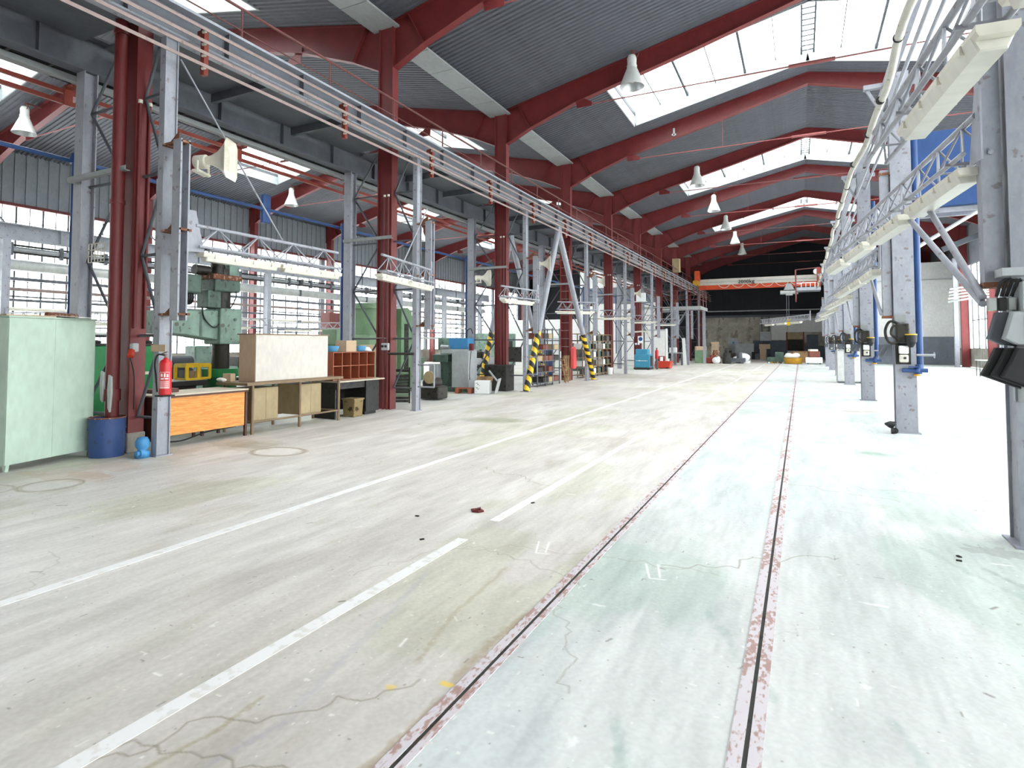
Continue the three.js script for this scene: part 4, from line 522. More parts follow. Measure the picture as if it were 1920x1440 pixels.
{ const t = thing('machine_cabinet', 'bright green machine cabinet behind the nearest red column', 'cabinet', [-10.7, 0, -6.0]); part(t, 'body', [RB(0.7, 1.48, 1.5, 0, 0.76, 0, 0.015)], M.green); part(t, 'top_tray', [B(0.74, 0.04, 1.54, 0, 1.52, 0)], M.soot); part(t, 'door', [B(0.012, 1.3, 0.6, 0.355, 0.78, -0.35)], M.green); part(t, 'handle', [B(0.03, 0.05, 0.1, 0.37, 1.02, -0.5)], M.cream); for (let k = 0; k < 5; k++) part(t, 'swarf', sphere(0.06, 0.2 - k * 0.05, 1.56, -0.6 + k * 0.26, 1.4, 0.6, 1.2), M.soot); }
{ const t = thing('metal_post', 'galvanised slotted post standing in the green cabinet row between red and grey column', 'post', [-8.9, 0, -5.75]); part(t, 'channel', [BB(-0.06, 0.06, 1.55, 4.1, -0.05, -0.03), BB(-0.06, -0.045, 1.55, 4.1, -0.05, 0.05), BB(0.045, 0.06, 1.55, 4.1, -0.05, 0.05)], M.duct); part(t, 'foot_sleeve', BB(-0.05, 0.05, 1.4, 1.56, -0.05, 0.05), M.redPipe); part(t, 'stem', BB(-0.025, 0.025, 0, 1.42, -0.025, 0.025), M.greyDark); }
{ const t = thing('work_table', 'black steel machine table behind the orange desk carrying the yellow crate', 'table', [-10.55, 0, -7.15]); part(t, 'top', [RB(0.6, 0.1, 0.95, 0, 0.79, 0, 0.02)], M.black); part(t, 'pedestal', [B(0.4, 0.74, 0.6, 0, 0.37, 0)], M.black); part(t, 'plate', [B(0.58, 0.012, 0.93, 0, 0.846, 0)], M.plasticGrey); }
{ const t = thing('plastic_crate', 'yellow plastic crate with open windows on the black machine table', 'crate', [-10.42, 0.853, -7.42]); for (const y of [0.02, 0.27]) part(t, 'rim', [B(0.34, y > 0.1 ? 0.07 : 0.04, 0.025, 0, y, 0.24), B(0.34, y > 0.1 ? 0.07 : 0.04, 0.025, 0, y, -0.24), B(0.025, y > 0.1 ? 0.07 : 0.04, 0.5, 0.165, y, 0), B(0.025, y > 0.1 ? 0.07 : 0.04, 0.5, -0.165, y, 0)], M.yellow); for (const z of [-0.235, 0, 0.235]) for (const x of [-0.165, 0.165]) part(t, 'pillar', [B(0.026, 0.26, 0.06, x, 0.15, z)], M.yellow); part(t, 'floor', B(0.33, 0.015, 0.48, 0, 0.012, 0), M.yellow); single('tool_box', 'small tan box inside the yellow crate', 'box', [B(0.14, 0.14, 0.16, 0, 0.07, 0)], M.tan, [-10.45, 0.875, -7.5]); single('steel_block', 'grey steel block inside the yellow crate', 'block', [B(0.12, 0.16, 0.12, 0, 0.08, 0)], M.greyDark, [-10.45, 0.875, -7.26]); }
{ const t = thing('pipe_stack', 'dark rolled sheets stacked behind the black machine table', 'rolls', [-11.6, 0, -7.7]); for (const [y, r] of [[0.9, 0.14], [1.15, 0.13], [0.62, 0.14]]) part(t, 'roll', C(r, 1.0, 0, y, 0, 'z'), M.greyDark); part(t, 'cradle', [B(0.4, 0.5, 0.08, 0, 0.25, 0.4), B(0.4, 0.5, 0.08, 0, 0.25, -0.4)], M.blueDark); }
{ // green press
  const t = thing('press_machine', 'large pale green press behind the second red column', 'press', [-12.0, 0, -14.8]);
  part(t, 'crown', [C(0.75, 1.1, 0, 2.15, 0.35, 'y', 0.72, 30), C(0.77, 0.16, 0, 2.66, 0.35, 'y', 0.77, 30)], M.press); part(t, 'body', [RB(1.3, 1.8, 1.5, 0, 0.9, 0.4, 0.05)], M.press); part(t, 'upright', [prism([[-0.05, 0.1], [0.75, 0.1], [0.45, 2.55], [0.25, 2.65], [-0.05, 2.6]], 0.5, 0.02).rotateY(Math.PI / 2).translate(0.3, 0, -0.25)], M.press); part(t, 'slot', [B(0.02, 1.7, 0.22, 0.82, 1.3, -0.42)], M.soot); part(t, 'bed', [RB(1.0, 0.3, 0.9, 0.2, 0.15, -0.6, 0.03)], M.press);
  const k = thing('grinding_machine', 'small pale green machine head above the blue bowl', 'machine', [-11.0, 0, -11.9]); part(k, 'head', [RB(0.5, 0.42, 0.55, 0, 1.7, 0, 0.03)], M.press); part(k, 'stand', [RB(0.4, 1.5, 0.45, 0, 0.75, 0, 0.02)], M.press); part(k, 'knob', [C(0.04, 0.06, 0.28, 1.62, 0.0, 'x')], M.black);
  single('shelf_unit', 'tan control cabinet behind the second red column', 'cabinet', [RB(0.4, 0.3, 0.7, 0, 0.15, 0, 0.02), B(0.36, 1.2, 0.6, 0, -0.6, 0)], M.tan, [-10.7, 1.2, -12.6]);
}
{ // milling machine group at the third column
  const t = thing('milling_machine', 'pale grey machine enclosure with bright blue upper panel before the third red column', 'machine', [-10.0, 0, -16.4]);
  wpart(t, 'enclosure', [RB(0.62, 1.28, 0.55, -9.72, 0.66, -16.35, 0.02)], M.plasticGrey); wpart(t, 'ledge', [RB(1.0, 0.14, 0.6, -9.95, 1.28, -16.4, 0.02)], M.plasticGrey); wpart(t, 'blue_panel', [RB(0.72, 0.36, 0.4, -9.93, 1.53, -16.5, 0.02)], M.blueLight, 'bright blue panel'); wpart(t, 'headstock', [RB(0.5, 0.4, 0.5, -10.5, 1.52, -16.6, 0.03)], M.machine); wpart(t, 'spindle', [C(0.09, 0.3, -10.35, 1.4, -16.2, 'x', 0.07)], M.steel); wpart(t, 'knee', [RB(0.6, 0.25, 0.6, -10.5, 1.05, -16.4, 0.03), RB(0.36, 0.9, 0.4, -10.45, 0.5, -16.5, 0.03)], M.machineDark); wpart(t, 'control_box', [RB(0.34, 0.55, 0.2, -10.68, 0.6, -16.1, 0.02)], M.plasticGrey, 'grey control box'); wpart(t, 'base', [RB(1.5, 0.14, 0.9, -10.2, 0.07, -16.5, 0.02)], M.machineDark); wpart(t, 'lamp_arm', [tube([[-9.6, 1.7, -16.3], [-9.55, 1.95, -16.25], [-9.4, 2.0, -16.2], [-9.3, 1.85, -16.15]], 0.016)], M.black); wpart(t, 'pendant', [RB(0.12, 0.22, 0.12, -9.32, 1.42, -16.1, 0.02)], M.redDark);
  single('cable', 'thin black cable drooping in front of the grey machine enclosure', 'cable', [tube([[-9.3, 1.3, -16.05], [-9.32, 0.8, -16.0], [-9.3, 0.5, -15.95], [-9.2, 0.42, -15.8]], 0.012)], M.black);
  const b = thing('paint_box', 'paint-splashed white box on the floor by the blackened footing', 'box', [-8.78, 0, -15.9], 0.3); part(b, 'shell', [RB(0.46, 0.4, 0.42, 0, 0.2, 0, 0.02)], M.plastic); part(b, 'board', [B(0.5, 0.02, 0.3, 0.02, 0.43, -0.15, 0.5, 0, 0)], M.pallet, 'wooden board'); for (let k = 0; k < 9; k++) part(b, 'splash', B(0.05 + (k % 3) * 0.02, 0.008, 0.004, -0.18 + (k * 0.37 % 0.36), 0.07 + (k * 0.13 % 0.28), 0.211, 0, 0, (k % 4) * 0.4 - 0.5), M.oil);
  single('board', 'pale board leaning behind the white paint box', 'board', [B(0.02, 0.45, 0.5, 0, 0.24, 0, 0, 0, -0.25)], M.plasticGrey, [-8.35, 0, -16.05], 0.3); single('steel_angle', 'grey steel angle standing out of the white paint box', 'steel bar', [bar([0, 0, 0], [-0.28, 0.3, 0], 0.03, 6)], M.steel, [-8.3, 0.4, -15.9]);
  const p = thing('pallet', 'small wooden pallet beside the white paint box', 'pallet', [-9.35, 0, -15.75], 0.3); for (const z of [-0.16, 0, 0.16]) part(p, 'plank', B(0.5, 0.02, 0.12, 0, 0.15, z), M.shelfBrown); for (const x of [-0.2, 0.2]) part(p, 'block', B(0.1, 0.13, 0.44, x, 0.07, 0), M.shelfBrown);
  const d = thing('drive_unit', 'dark oily gear drive on the floor behind the column with the small steel frame', 'gearbox', [-9.1, 0, -13.6]); part(d, 'housing', [RB(0.7, 0.35, 0.5, 0, 0.2, 0, 0.05), C(0.16, 0.5, 0, 0.45, 0, 'z')], M.oil); part(d, 'pulley', [C(0.17, 0.06, 0.1, 0.62, 0.3, 'z', 0.17, 18), C(0.08, 0.1, 0.1, 0.62, 0.3, 'z')], M.tan);
}
// A-frames of pipe with hazard stripes
T.hazard = dataTex(64, 64, (u, v) => (((u + v) % 1 + 1) % 1 < 0.5 ? [0.93, 0.76, 0.13] : [0.13, 0.13, 0.13]), true, 1, 1);
M.hazard = mat('#ffffff', { map: T.hazard, roughness: 0.5 });
function aframe(label, x, zt, za, zb, yt, r, group) {
  const t = thing('a_frame_brace', label, 'brace', [x, 0, zt], 0, group);
  [za, zb].forEach((z) => { const d = z - zt, f = 0.34, yf = yt * f; part(t, 'leg', bar([0, yf, d * (1 - f)], [0, yt, 0], r, 16), M.grey); const a = V(0, 0.02, d), b = V(0, yf, d * (1 - f)), L = b.distanceTo(a), g = new THREE.CylinderGeometry(r, r, L, 16), uv = g.attributes.uv; for (let i = 0; i < uv.count; i++) uv.setXY(i, uv.getX(i), uv.getY(i) * L / 0.34); g.applyQuaternion(new THREE.Quaternion().setFromUnitVectors(Y, b.clone().sub(a).normalize())); g.translate((a.x + b.x) / 2, (a.y + b.y) / 2, (a.z + b.z) / 2); const m = solid(new THREE.Mesh(g, M.hazard)); m.name = 'striped_foot'; m.userData.label = 'yellow and black striped lower leg'; t.add(m); part(t, 'foot_plate', B(0.3, 0.02, 0.3, 0, 0.01, d), M.grey); });
  part(t, 'apex_plate', B(0.14, 0.2, 0.3, 0, yt, 0), M.grey);
}
aframe('front grey pipe A-frame with hazard striped feet under the aisle girder', -7.83, -19.8, -17.0, -23.75, 5.65, 0.1, 'A-frames under the girders'); aframe('rear grey pipe A-frame with hazard striped feet under the left hall girder', -9.95, -20.2, -17.8, -23.6, 5.6, 0.1, 'A-frames under the girders');
// storage racks
{ const t = thing('storage_rack', 'steel rack full of red-brown bins behind the front A-frame', 'rack', [-8.55, 0, -20.0]);
  for (const z of [-18.95, -19.65, -20.35, -21.05]) for (const x of [-8.3, -8.8]) wpart(t, 'post', BB(x - 0.018, x + 0.018, 0, 2.1, z - 0.018, z + 0.018), M.greyDark);
  [0.12, 0.5, 0.9, 1.3, 1.7, 2.05].forEach((y, j) => { wpart(t, 'shelf', BB(-8.82, -8.28, y - 0.012, y + 0.012, -21.07, -18.93), M.greyDark); if (j < 5) for (let k = 0; k < 4; k++) if ((k * 3 + j * 5) % 7 > 1) { const z = -19.2 - k * 0.52; const b = thing('parts_bin', `${['red-brown', 'dark', 'tan', 'rusty'][(j + k) % 4]} bin on the bin rack's ${['bottom', 'second', 'third', 'fourth', 'top'][j]} shelf, ${ORD[k]} from near end`, 'bin', [-8.52, y + 0.012, z], 0, 'bins on the steel rack'); const m = [M.binRed, M.soot, M.tan, M.binRed][(j + k) % 4]; part(b, 'front', B(0.012, 0.17, 0.46, 0.21, 0.085, 0), m); part(b, 'tray', [B(0.42, 0.012, 0.46, 0, 0.006, 0), B(0.012, 0.2, 0.46, -0.2, 0.1, 0), B(0.42, 0.19, 0.012, 0, 0.095, 0.225), B(0.42, 0.19, 0.012, 0, 0.095, -0.225)], m); } });
  const r = thing('storage_rack', 'long open steel rack with dark boxes beyond the ladder column', 'rack', [-8.85, 0, -27.0]);
  for (let k = 0; k < 7; k++) for (const x of [-8.6, -9.1]) wpart(r, 'post', BB(x - 0.02, x + 0.02, 0, 1.95, -24.6 - k * 0.72 - 0.02, -24.6 - k * 0.72 + 0.02), M.tanFrame);
  [0.12, 0.5, 0.88, 1.26, 1.64, 1.95].forEach((y, j) => { wpart(r, 'shelf', BB(-9.12, -8.58, y - 0.015, y + 0.015, -28.95, -24.58), M.tanFrame); if (j < 5) for (let k = 0; k < 6; k++) if ((k * 5 + j * 3) % 6 > 0) single('storage_box', `${['black', 'grey', 'pale', 'green'][(j * 2 + k) % 4]} box on the ${['bottom', 'second', 'third', 'fourth', 'top'][j]} shelf of the long rack, ${ORD[k]} from near end`, 'box', [RB(0.4, 0.24, 0.5, 0, 0.12, 0, 0.01)], [M.black, M.greyDark, M.plastic, M.machineDark][(j * 2 + k) % 4], [-8.86, y + 0.015, -24.96 - k * 0.72], 0, 'boxes on the long rack'); });
}
{ // ladder, planks and cloth at the fourth red column
  const t = thing('wall_ladder', 'red steel ladder fixed to the fourth red column', 'ladder', [-8.81, 1.2, -23.0]); for (const x of [-0.2, 0.2]) part(t, 'stile', B(0.03, 4.4, 0.05, x, 2.2, 0), M.redPipe); for (let k = 0; k < 13; k++) rod(t, 'rung', [-0.2, 0.2 + k * 0.33, 0], [0.2, 0.2 + k * 0.33, 0], 0.014, M.copper);
  const p = thing('pallet', 'wooden pallet standing on edge at the ladder column', 'pallet', [-8.45, 0, -22.3], 0.1); for (let k = 0; k < 4; k++) part(p, 'plank', B(0.025, 1.05, 0.11, 0, 0.53, -0.4 + k * 0.27), M.pallet); for (const y of [0.12, 0.55, 0.98]) part(p, 'crosspiece', B(0.06, 0.09, 0.95, -0.05, y, 0), M.pallet);
  single('work_jacket', 'coral red cloth hanging on the pallet by the ladder column', 'cloth', [prism([[-0.14, 0.55], [-0.1, 1.3], [0, 1.36], [0.1, 1.3], [0.16, 0.6], [0.05, 0.52]], 0.1, 0.03).rotateY(Math.PI / 2)], M.cloth, [-8.4, 0, -22.75]);
  const s = thing('step_rack', 'small leaning wooden step rack before the pallet at the ladder column', 'rack', [-8.2, 0, -21.55], 0.15); for (const z of [-0.22, 0.22]) part(s, 'side', B(0.03, 1.0, 0.06, -0.08, 0.49, z, 0, 0, 0.2), M.pallet); for (let k = 0; k < 5; k++) part(s, 'tread', B(0.16, 0.025, 0.42, -0.02 - k * 0.036, 0.12 + k * 0.19, 0), M.pallet);
}
// ---------- left hall: far crane runway, pipes, machines ----------
{
  const z0 = 7, z1 = -49, zm = -21;
  const g = thing('crane_girder', 'pale grey crane girder running in front of the left hall windows', 'girder', [-26.45, 5.4, zm]); wpart(g, 'flange', BB(-26.6, -26.3, 5.98, 6.02, z1, z0), M.girder); wpart(g, 'flange', BB(-26.58, -26.32, 5.42, 5.46, z1, z0), M.girder); wpart(g, 'web', BB(-26.46, -26.44, 5.46, 5.98, z1, z0), M.girder); for (let z = 5; z > z1; z -= 3) wpart(g, 'stiffener', BB(-26.44, -26.34, 5.46, 5.98, z - 0.02, z + 0.02), M.girder);
  for (let i = -1; i < 8; i++) { const t = thing('crane_column', `pale grey crane column by the left hall windows, ${ORD[i + 1]} from the camera`, 'column', [-26.45, 0, zf(i)], 0, 'crane columns by the windows'); wpart(t, 'shaft', hSection(-26.62, -26.28, zf(i), 0, 5.42, 0.26), M.grey); wpart(t, 'strut', beam([-27.4, 6.6, zf(i)], [-26.5, 6.0, zf(i)], 0.06, 0.06), M.greyDark); }
  [[-27.0, 5.3, 0.03, M.soot, 'black cable conduit, upper of two'], [-27.0, 5.02, 0.03, M.soot, 'black cable conduit, lower of two'], [-27.0, 5.16, 0.07, M.steel, 'grey pipe between the black conduits'], [-27.1, 4.55, 0.17, M.duct, 'thick lagged heating pipe'], [-27.1, 4.02, 0.05, M.greyDark, 'dark pipe just below the lagged one'], [-27.1, 3.62, 0.05, M.copper, 'rust-tinged pipe'], [-27.1, 3.2, 0.04, M.greyDark, 'slim dark pipe at mid height'], [-27.1, 2.85, 0.05, M.cream, 'cream pipe at mid height'], [-27.1, 2.4, 0.04, M.greyDark, 'slim dark lower pipe'], [-27.1, 1.95, 0.05, M.duct, 'lowest grey pipe']].forEach(([x, y, r, m, l]) => { const t = thing('service_pipe', `${l} along the left hall windows`, 'pipe', [x, y, zm], 0, 'pipes along the windows'); part(t, 'pipe', bar([0, 0, z0 - zm], [0, 0, z1 - zm], r * 1.35, 10), m); for (let z = 4; z > z1; z -= 6) part(t, 'clamp', BB(-0.02, 0.3, -r - 0.03, r + 0.03, z - zm - 0.03, z - zm + 0.03), M.greyDark); });
  for (let k = 0; k < 22; k++) single('insulator_block', `small dark clamp block on the conduits by the windows, ${ORD[k]} along`, 'clamp', [B(0.14, 0.5, 0.12)], M.greyDark, [-26.95, 5.15, -6.5 - k * 1.7], 0, 'clamps on the conduits');
  [[-5.2, -0.3], [-11.2, 0.2], [-17.2, 0.1], [-23.2, -0.2]].forEach(([z, d], k) => { const b = [-26.2, 2.35, z], e = [-21.6, 2.35, z + d - 1.8]; const tr = lightTruss(`white lattice light truss low across the left hall, ${ORD[k]} from the camera`, b, e, 'light trusses of the left hall', 0.3, 10); hang(tr, b, [1.6, 3.4], -0.13, (j) => `fluorescent fixture under the ${ORD[k]} low left hall truss, ${j ? 'outer' : 'inner'}`, 'fixtures of the left hall'); });
  const c = thing('wire_cage', 'cream wire cage lamp guard on the lacing behind the nearest red column', 'cage', [-9.4, 2.75, -5.2]); for (let k = 0; k < 6; k++) part(c, 'wire', bar([-0.2 + k * 0.08, 0, 0.1], [-0.2 + k * 0.08, 0.28, 0.1], 0.008, 5), M.cream); for (let k = 0; k < 4; k++) part(c, 'wire', bar([-0.2, k * 0.093, 0.1], [0.2, k * 0.093, 0.1], 0.008, 5), M.cream);
  function lathe_machine(label, x, z, turn, m, s = 1) {
    const t = thing('metal_lathe', label, 'lathe', [x, 0, z], turn, 'machines of the left hall'); t.scale.setScalar(s);
    part(t, 'bed', [RB(2.4, 0.26, 0.5, 0, 0.82, 0, 0.03)], m); part(t, 'pedestal', [RB(0.7, 0.7, 0.55, -0.8, 0.35, 0, 0.03)], m); part(t, 'pedestal', [RB(0.5, 0.7, 0.5, 0.9, 0.35, 0, 0.03)], m); part(t, 'headstock', [RB(0.62, 0.55, 0.52, -0.85, 1.2, 0, 0.04)], m); part(t, 'chuck', [C(0.16, 0.14, -0.47, 1.25, 0, 'x', 0.16, 18)], M.steel); part(t, 'carriage', [RB(0.36, 0.3, 0.6, 0.1, 1.05, 0, 0.03)], M.oil); part(t, 'tailstock', [RB(0.3, 0.34, 0.3, 0.85, 1.12, 0, 0.03), C(0.05, 0.3, 0.62, 1.25, 0, 'x')], m); part(t, 'chip_tray', [B(1.6, 0.05, 0.7, 0.1, 0.62, 0.02)], M.soot);
  }
  [['mint green lathe behind the tan workbench', -13.2, -10.6, 1.4, M.machine], ['dark green lathe far behind the white box', -17.5, -16.5, 1.2, M.machineDark], ['pale lathe in the left hall behind the second red column', -14.5, -19.5, 1.57, M.press], ['grey-green lathe near the windows left of the drill', -20.5, -11.5, 0.8, M.machine], ['green lathe between the third red column and windows', -13.5, -23.5, 1.57, M.machine], ['dark lathe beyond the grey machine enclosure', -16.5, -27.0, 1.5, M.machineDark], ['pale grey lathe behind the bin rack', -11.6, -20.5, 1.57, M.plasticGrey], ['green lathe behind the long rack', -11.8, -27.5, 1.57, M.machine]].forEach((a) => lathe_machine(...a));
  single('sheet_bin', 'large pale steel container behind the radial drill', 'container', [RB(1.6, 1.2, 2.2, 0, 0.6, 0, 0.02)], M.plasticGrey, [-14.5, 0, -7.0], 0.2);
  single('tool_cabinet', 'grey tool cabinet deep in the left hall behind the yellow crate', 'cabinet', [RB(0.6, 1.5, 1.0, 0, 0.75, 0, 0.02)], M.duct, [-16.5, 0, -10.2]);
  single('vent_grille', 'dark louvred grille standing low before the left hall windows', 'grille', [0, 1, 2, 3, 4, 5, 6, 7].map((k) => B(0.05, 0.05, 1.3, 0, 1.5 + k * 0.13, 0, 0, 0, 0.5)).concat([B(0.06, 2.5, 0.06, 0, 1.25, 0.66), B(0.06, 2.5, 0.06, 0, 1.25, -0.66)]), M.greyDark, [-26.0, 0, -24.2]);
  single('tall_locker', 'brown tall locker before the left hall windows', 'locker', [RB(0.7, 3.4, 0.9, 0, 1.7, 0, 0.02)], M.railRed, [-26.0, 0, -27.6]);
  for (const [x, z, w, h, d, m, l] of [[-13.0, -33, 1.6, 2.0, 1.4, M.plastic, 'white machine housing behind the long rack'], [-11.2, -31.4, 0.8, 1.4, 1.0, M.machineDark, 'dark green machine behind the column before the compressor'], [-12.6, -38.5, 1.4, 1.8, 1.6, M.plasticGrey, 'grey machine housing behind the blue compressor'], [-19, -36, 2.2, 2.2, 2.2, M.machine, 'large mint machine deep in the left hall'], [-10.9, -25.6, 0.7, 1.5, 0.8, M.blueDark, 'blue machine stand behind the long rack']]) { const t = thing('machine_housing', l, 'machine', [x, 0, z], 0, 'machines of the left hall'); part(t, 'body', [RB(w, h, d, 0, h / 2, 0, 0.04)], m); part(t, 'window', B(0.02, h * 0.3, d * 0.5, w / 2 + 0.01, h * 0.62, 0), M.soot); part(t, 'plinth', B(w * 0.94, 0.1, d * 0.94, 0, 0.05, 0), M.soot); }
}
// ---------- far left of the aisle ----------
{ // compressor
  const t = thing('air_compressor', 'teal blue wheeled compressor with white lettering beside the sixth red column', 'compressor', [-8.3, 0, -34.45]);
  part(t, 'cabinet', [RB(0.9, 0.78, 0.8, 0, 0.5, 0, 0.04)], M.teal); part(t, 'hood', [RB(0.72, 0.34, 0.6, -0.05, 1.02, 0, 0.06)], M.teal); part(t, 'plinth', [B(0.95, 0.1, 0.85, 0, 0.08, 0)], M.soot); for (const x of [-0.36, 0.36]) part(t, 'caster', C(0.05, 0.04, x, 0.05, 0.42, 'x'), M.rubber); part(t, 'brand_lettering', [0, 1, 2, 3, 4, 5, 6, 7].map((k) => B(0.055, 0.035 + (k === 2 ? 0.03 : 0), 0.006, -0.3 + k * 0.085, 0.52, 0.402)), M.plastic); part(t, 'grille', [B(0.02, 0.6, 0.6, 0.45, 0.5, 0)], M.soot);
  const e = thing('fire_extinguisher', 'small red fire extinguisher standing beside the teal compressor', 'extinguisher', [-7.62, 0.62, -34.9]); part(e, 'cylinder', lathe([[0, 0], [0.1, 0], [0.1, 0.45], [0.04, 0.55], [0, 0.56]]), M.extRed); part(e, 'stand', B(0.12, 0.62, 0.12, 0, -0.31, 0), M.greyDark); part(e, 'valve', C(0.03, 0.1, 0, 0.6, 0), M.black);
  const p = thing('pallet_truck', 'orange-red low truck in front of the grey-white wardrobe', 'truck', [-7.6, 0, -36.6]); part(p, 'body', [prism([[-0.42, 0.06], [0.42, 0.06], [0.5, 0.42], [-0.4, 0.42]], 0.8, 0.03).translate(0, 0, -0.4)], M.redBright); part(p, 'engine', [RB(0.4, 0.3, 0.4, -0.1, 0.6, 0, 0.04)], M.redPipe); part(p, 'drum', C(0.1, 0.25, -0.05, 0.58, 0.3), M.plastic); part(p, 'box', RB(0.2, 0.14, 0.2, 0.3, 0.52, 0.2, 0.02), M.plastic); for (const x of [-0.3, 0.3]) part(p, 'wheel', C(0.06, 0.05, x, 0.06, 0.38, 'x'), M.rubber);
  const w = thing('wardrobe', 'tall grey-white steel wardrobe behind the orange-red truck', 'wardrobe', [-8.9, 0, -39.5]); part(w, 'carcass', [RB(1.9, 2.4, 0.7, 0, 1.25, 0, 0.02)], M.plasticGrey); for (const x of [-0.47, 0.47]) part(w, 'door', [B(0.9, 2.2, 0.02, x, 1.25, 0.36)], M.wall); part(w, 'edge', [B(0.1, 2.5, 0.1, 1.0, 1.25, 0.33)], M.plastic); part(w, 'bar', [B(0.05, 2.4, 0.05, -0.47, 1.25, 0.38)], M.black);
  const s = thing('notice_board', 'white notice sign with blue disc on the sixth red column', 'sign', [-8.6, 1.75, -35.0]); part(s, 'plate', B(0.32, 0.42, 0.01), M.plastic); part(s, 'disc', C(0.12, 0.008, 0, 0.04, 0.008, 'z', 0.12, 20), M.blue); 
  single('wall_box', 'white electric box on the sixth red column above the sign', 'box', [RB(0.55, 0.5, 0.2, 0, 0.25, 0, 0.02), B(0.8, 0.03, 0.25, -0.05, -0.02, 0)], M.plastic, [-8.55, 4.05, -35.0]);
  single('tilting_arm', 'cream pipe arm sticking out at the sixth red column', 'pipe', [tube([[-9.6, 2.2, -35.04], [-8.9, 2.22, -35.04], [-8.2, 2.2, -35.04], [-8.12, 1.9, -35.04]], 0.05)], M.cream);
  single('paint_bucket', 'small white bucket at the foot of the fifth red column', 'bucket', [lathe([[0, 0], [0.16, 0], [0.19, 0.32], [0.2, 0.33], [0.17, 0.32], [0.15, 0.02], [0, 0.02]])], M.plastic, [-8.55, 0, -28.4]);
  for (const [i, y] of [[4, 1.55], [5, 1.5]]) for (const x of [-8.72, -8.88]) single('socket_pair', `round white socket on the ${ORD[i]} red column, ${x > -8.8 ? 'right' : 'left'} one`, 'socket', [C(0.06, 0.08, 0, 0, 0, 'z')], M.plastic, [x, y, zf(i) + 0.16], 0, 'sockets on the red columns');
}
{ // railed platform
  const t = thing('access_platform', 'steel platform with brown-red railing under the end of the aisle girder', 'platform', [-7.8, 0, -44.6]);
  wpart(t, 'deck', [BB(-9.5, -6.3, 4.02, 4.1, -46.3, -43)], M.grey); wpart(t, 'fascia', [BB(-9.5, -6.3, 3.92, 4.16, -43, -42.96), BB(-6.3, -6.26, 3.92, 4.16, -46.3, -42.96)], M.duct);
  for (const [x, z] of [[-9.3, -43.05], [-7.9, -43.05], [-6.35, -43.05], [-6.35, -44.7], [-6.35, -46.25]]) wpart(t, 'post', bar([x, 4.1, z], [x, 5.3, z], 0.03), M.railRed); for (const y of [4.65, 4.95, 5.3]) wpart(t, 'rail', [bar([-9.3, y, -43.05], [-6.35, y, -43.05], 0.022), bar([-6.35, y, -43.05], [-6.35, y, -46.25], 0.022)], M.railRed);
  for (const [x, z] of [[-8.1, -43.1], [-6.5, -46.1], [-7.2, -43.1], [-9.4, -43.1]]) wpart(t, 'leg', [BB(x - 0.09, x + 0.09, 0, 4.02, z - 0.09, z + 0.09)], M.grey); wpart(t, 'brace', [bar([-9.4, 2.6, -43.1], [-8.1, 3.95, -43.1], 0.04), bar([-8.1, 2.6, -43.1], [-7.2, 3.95, -43.1], 0.04), bar([-7.2, 1.2, -43.1], [-8.1, 2.6, -43.1], 0.03)], M.grey);
  single('end_stop', 'yellowish concrete block above the railed platform', 'block', [B(0.5, 1.0, 0.5)], M.tan, [-8.2, 7.3, -44.5]);
}
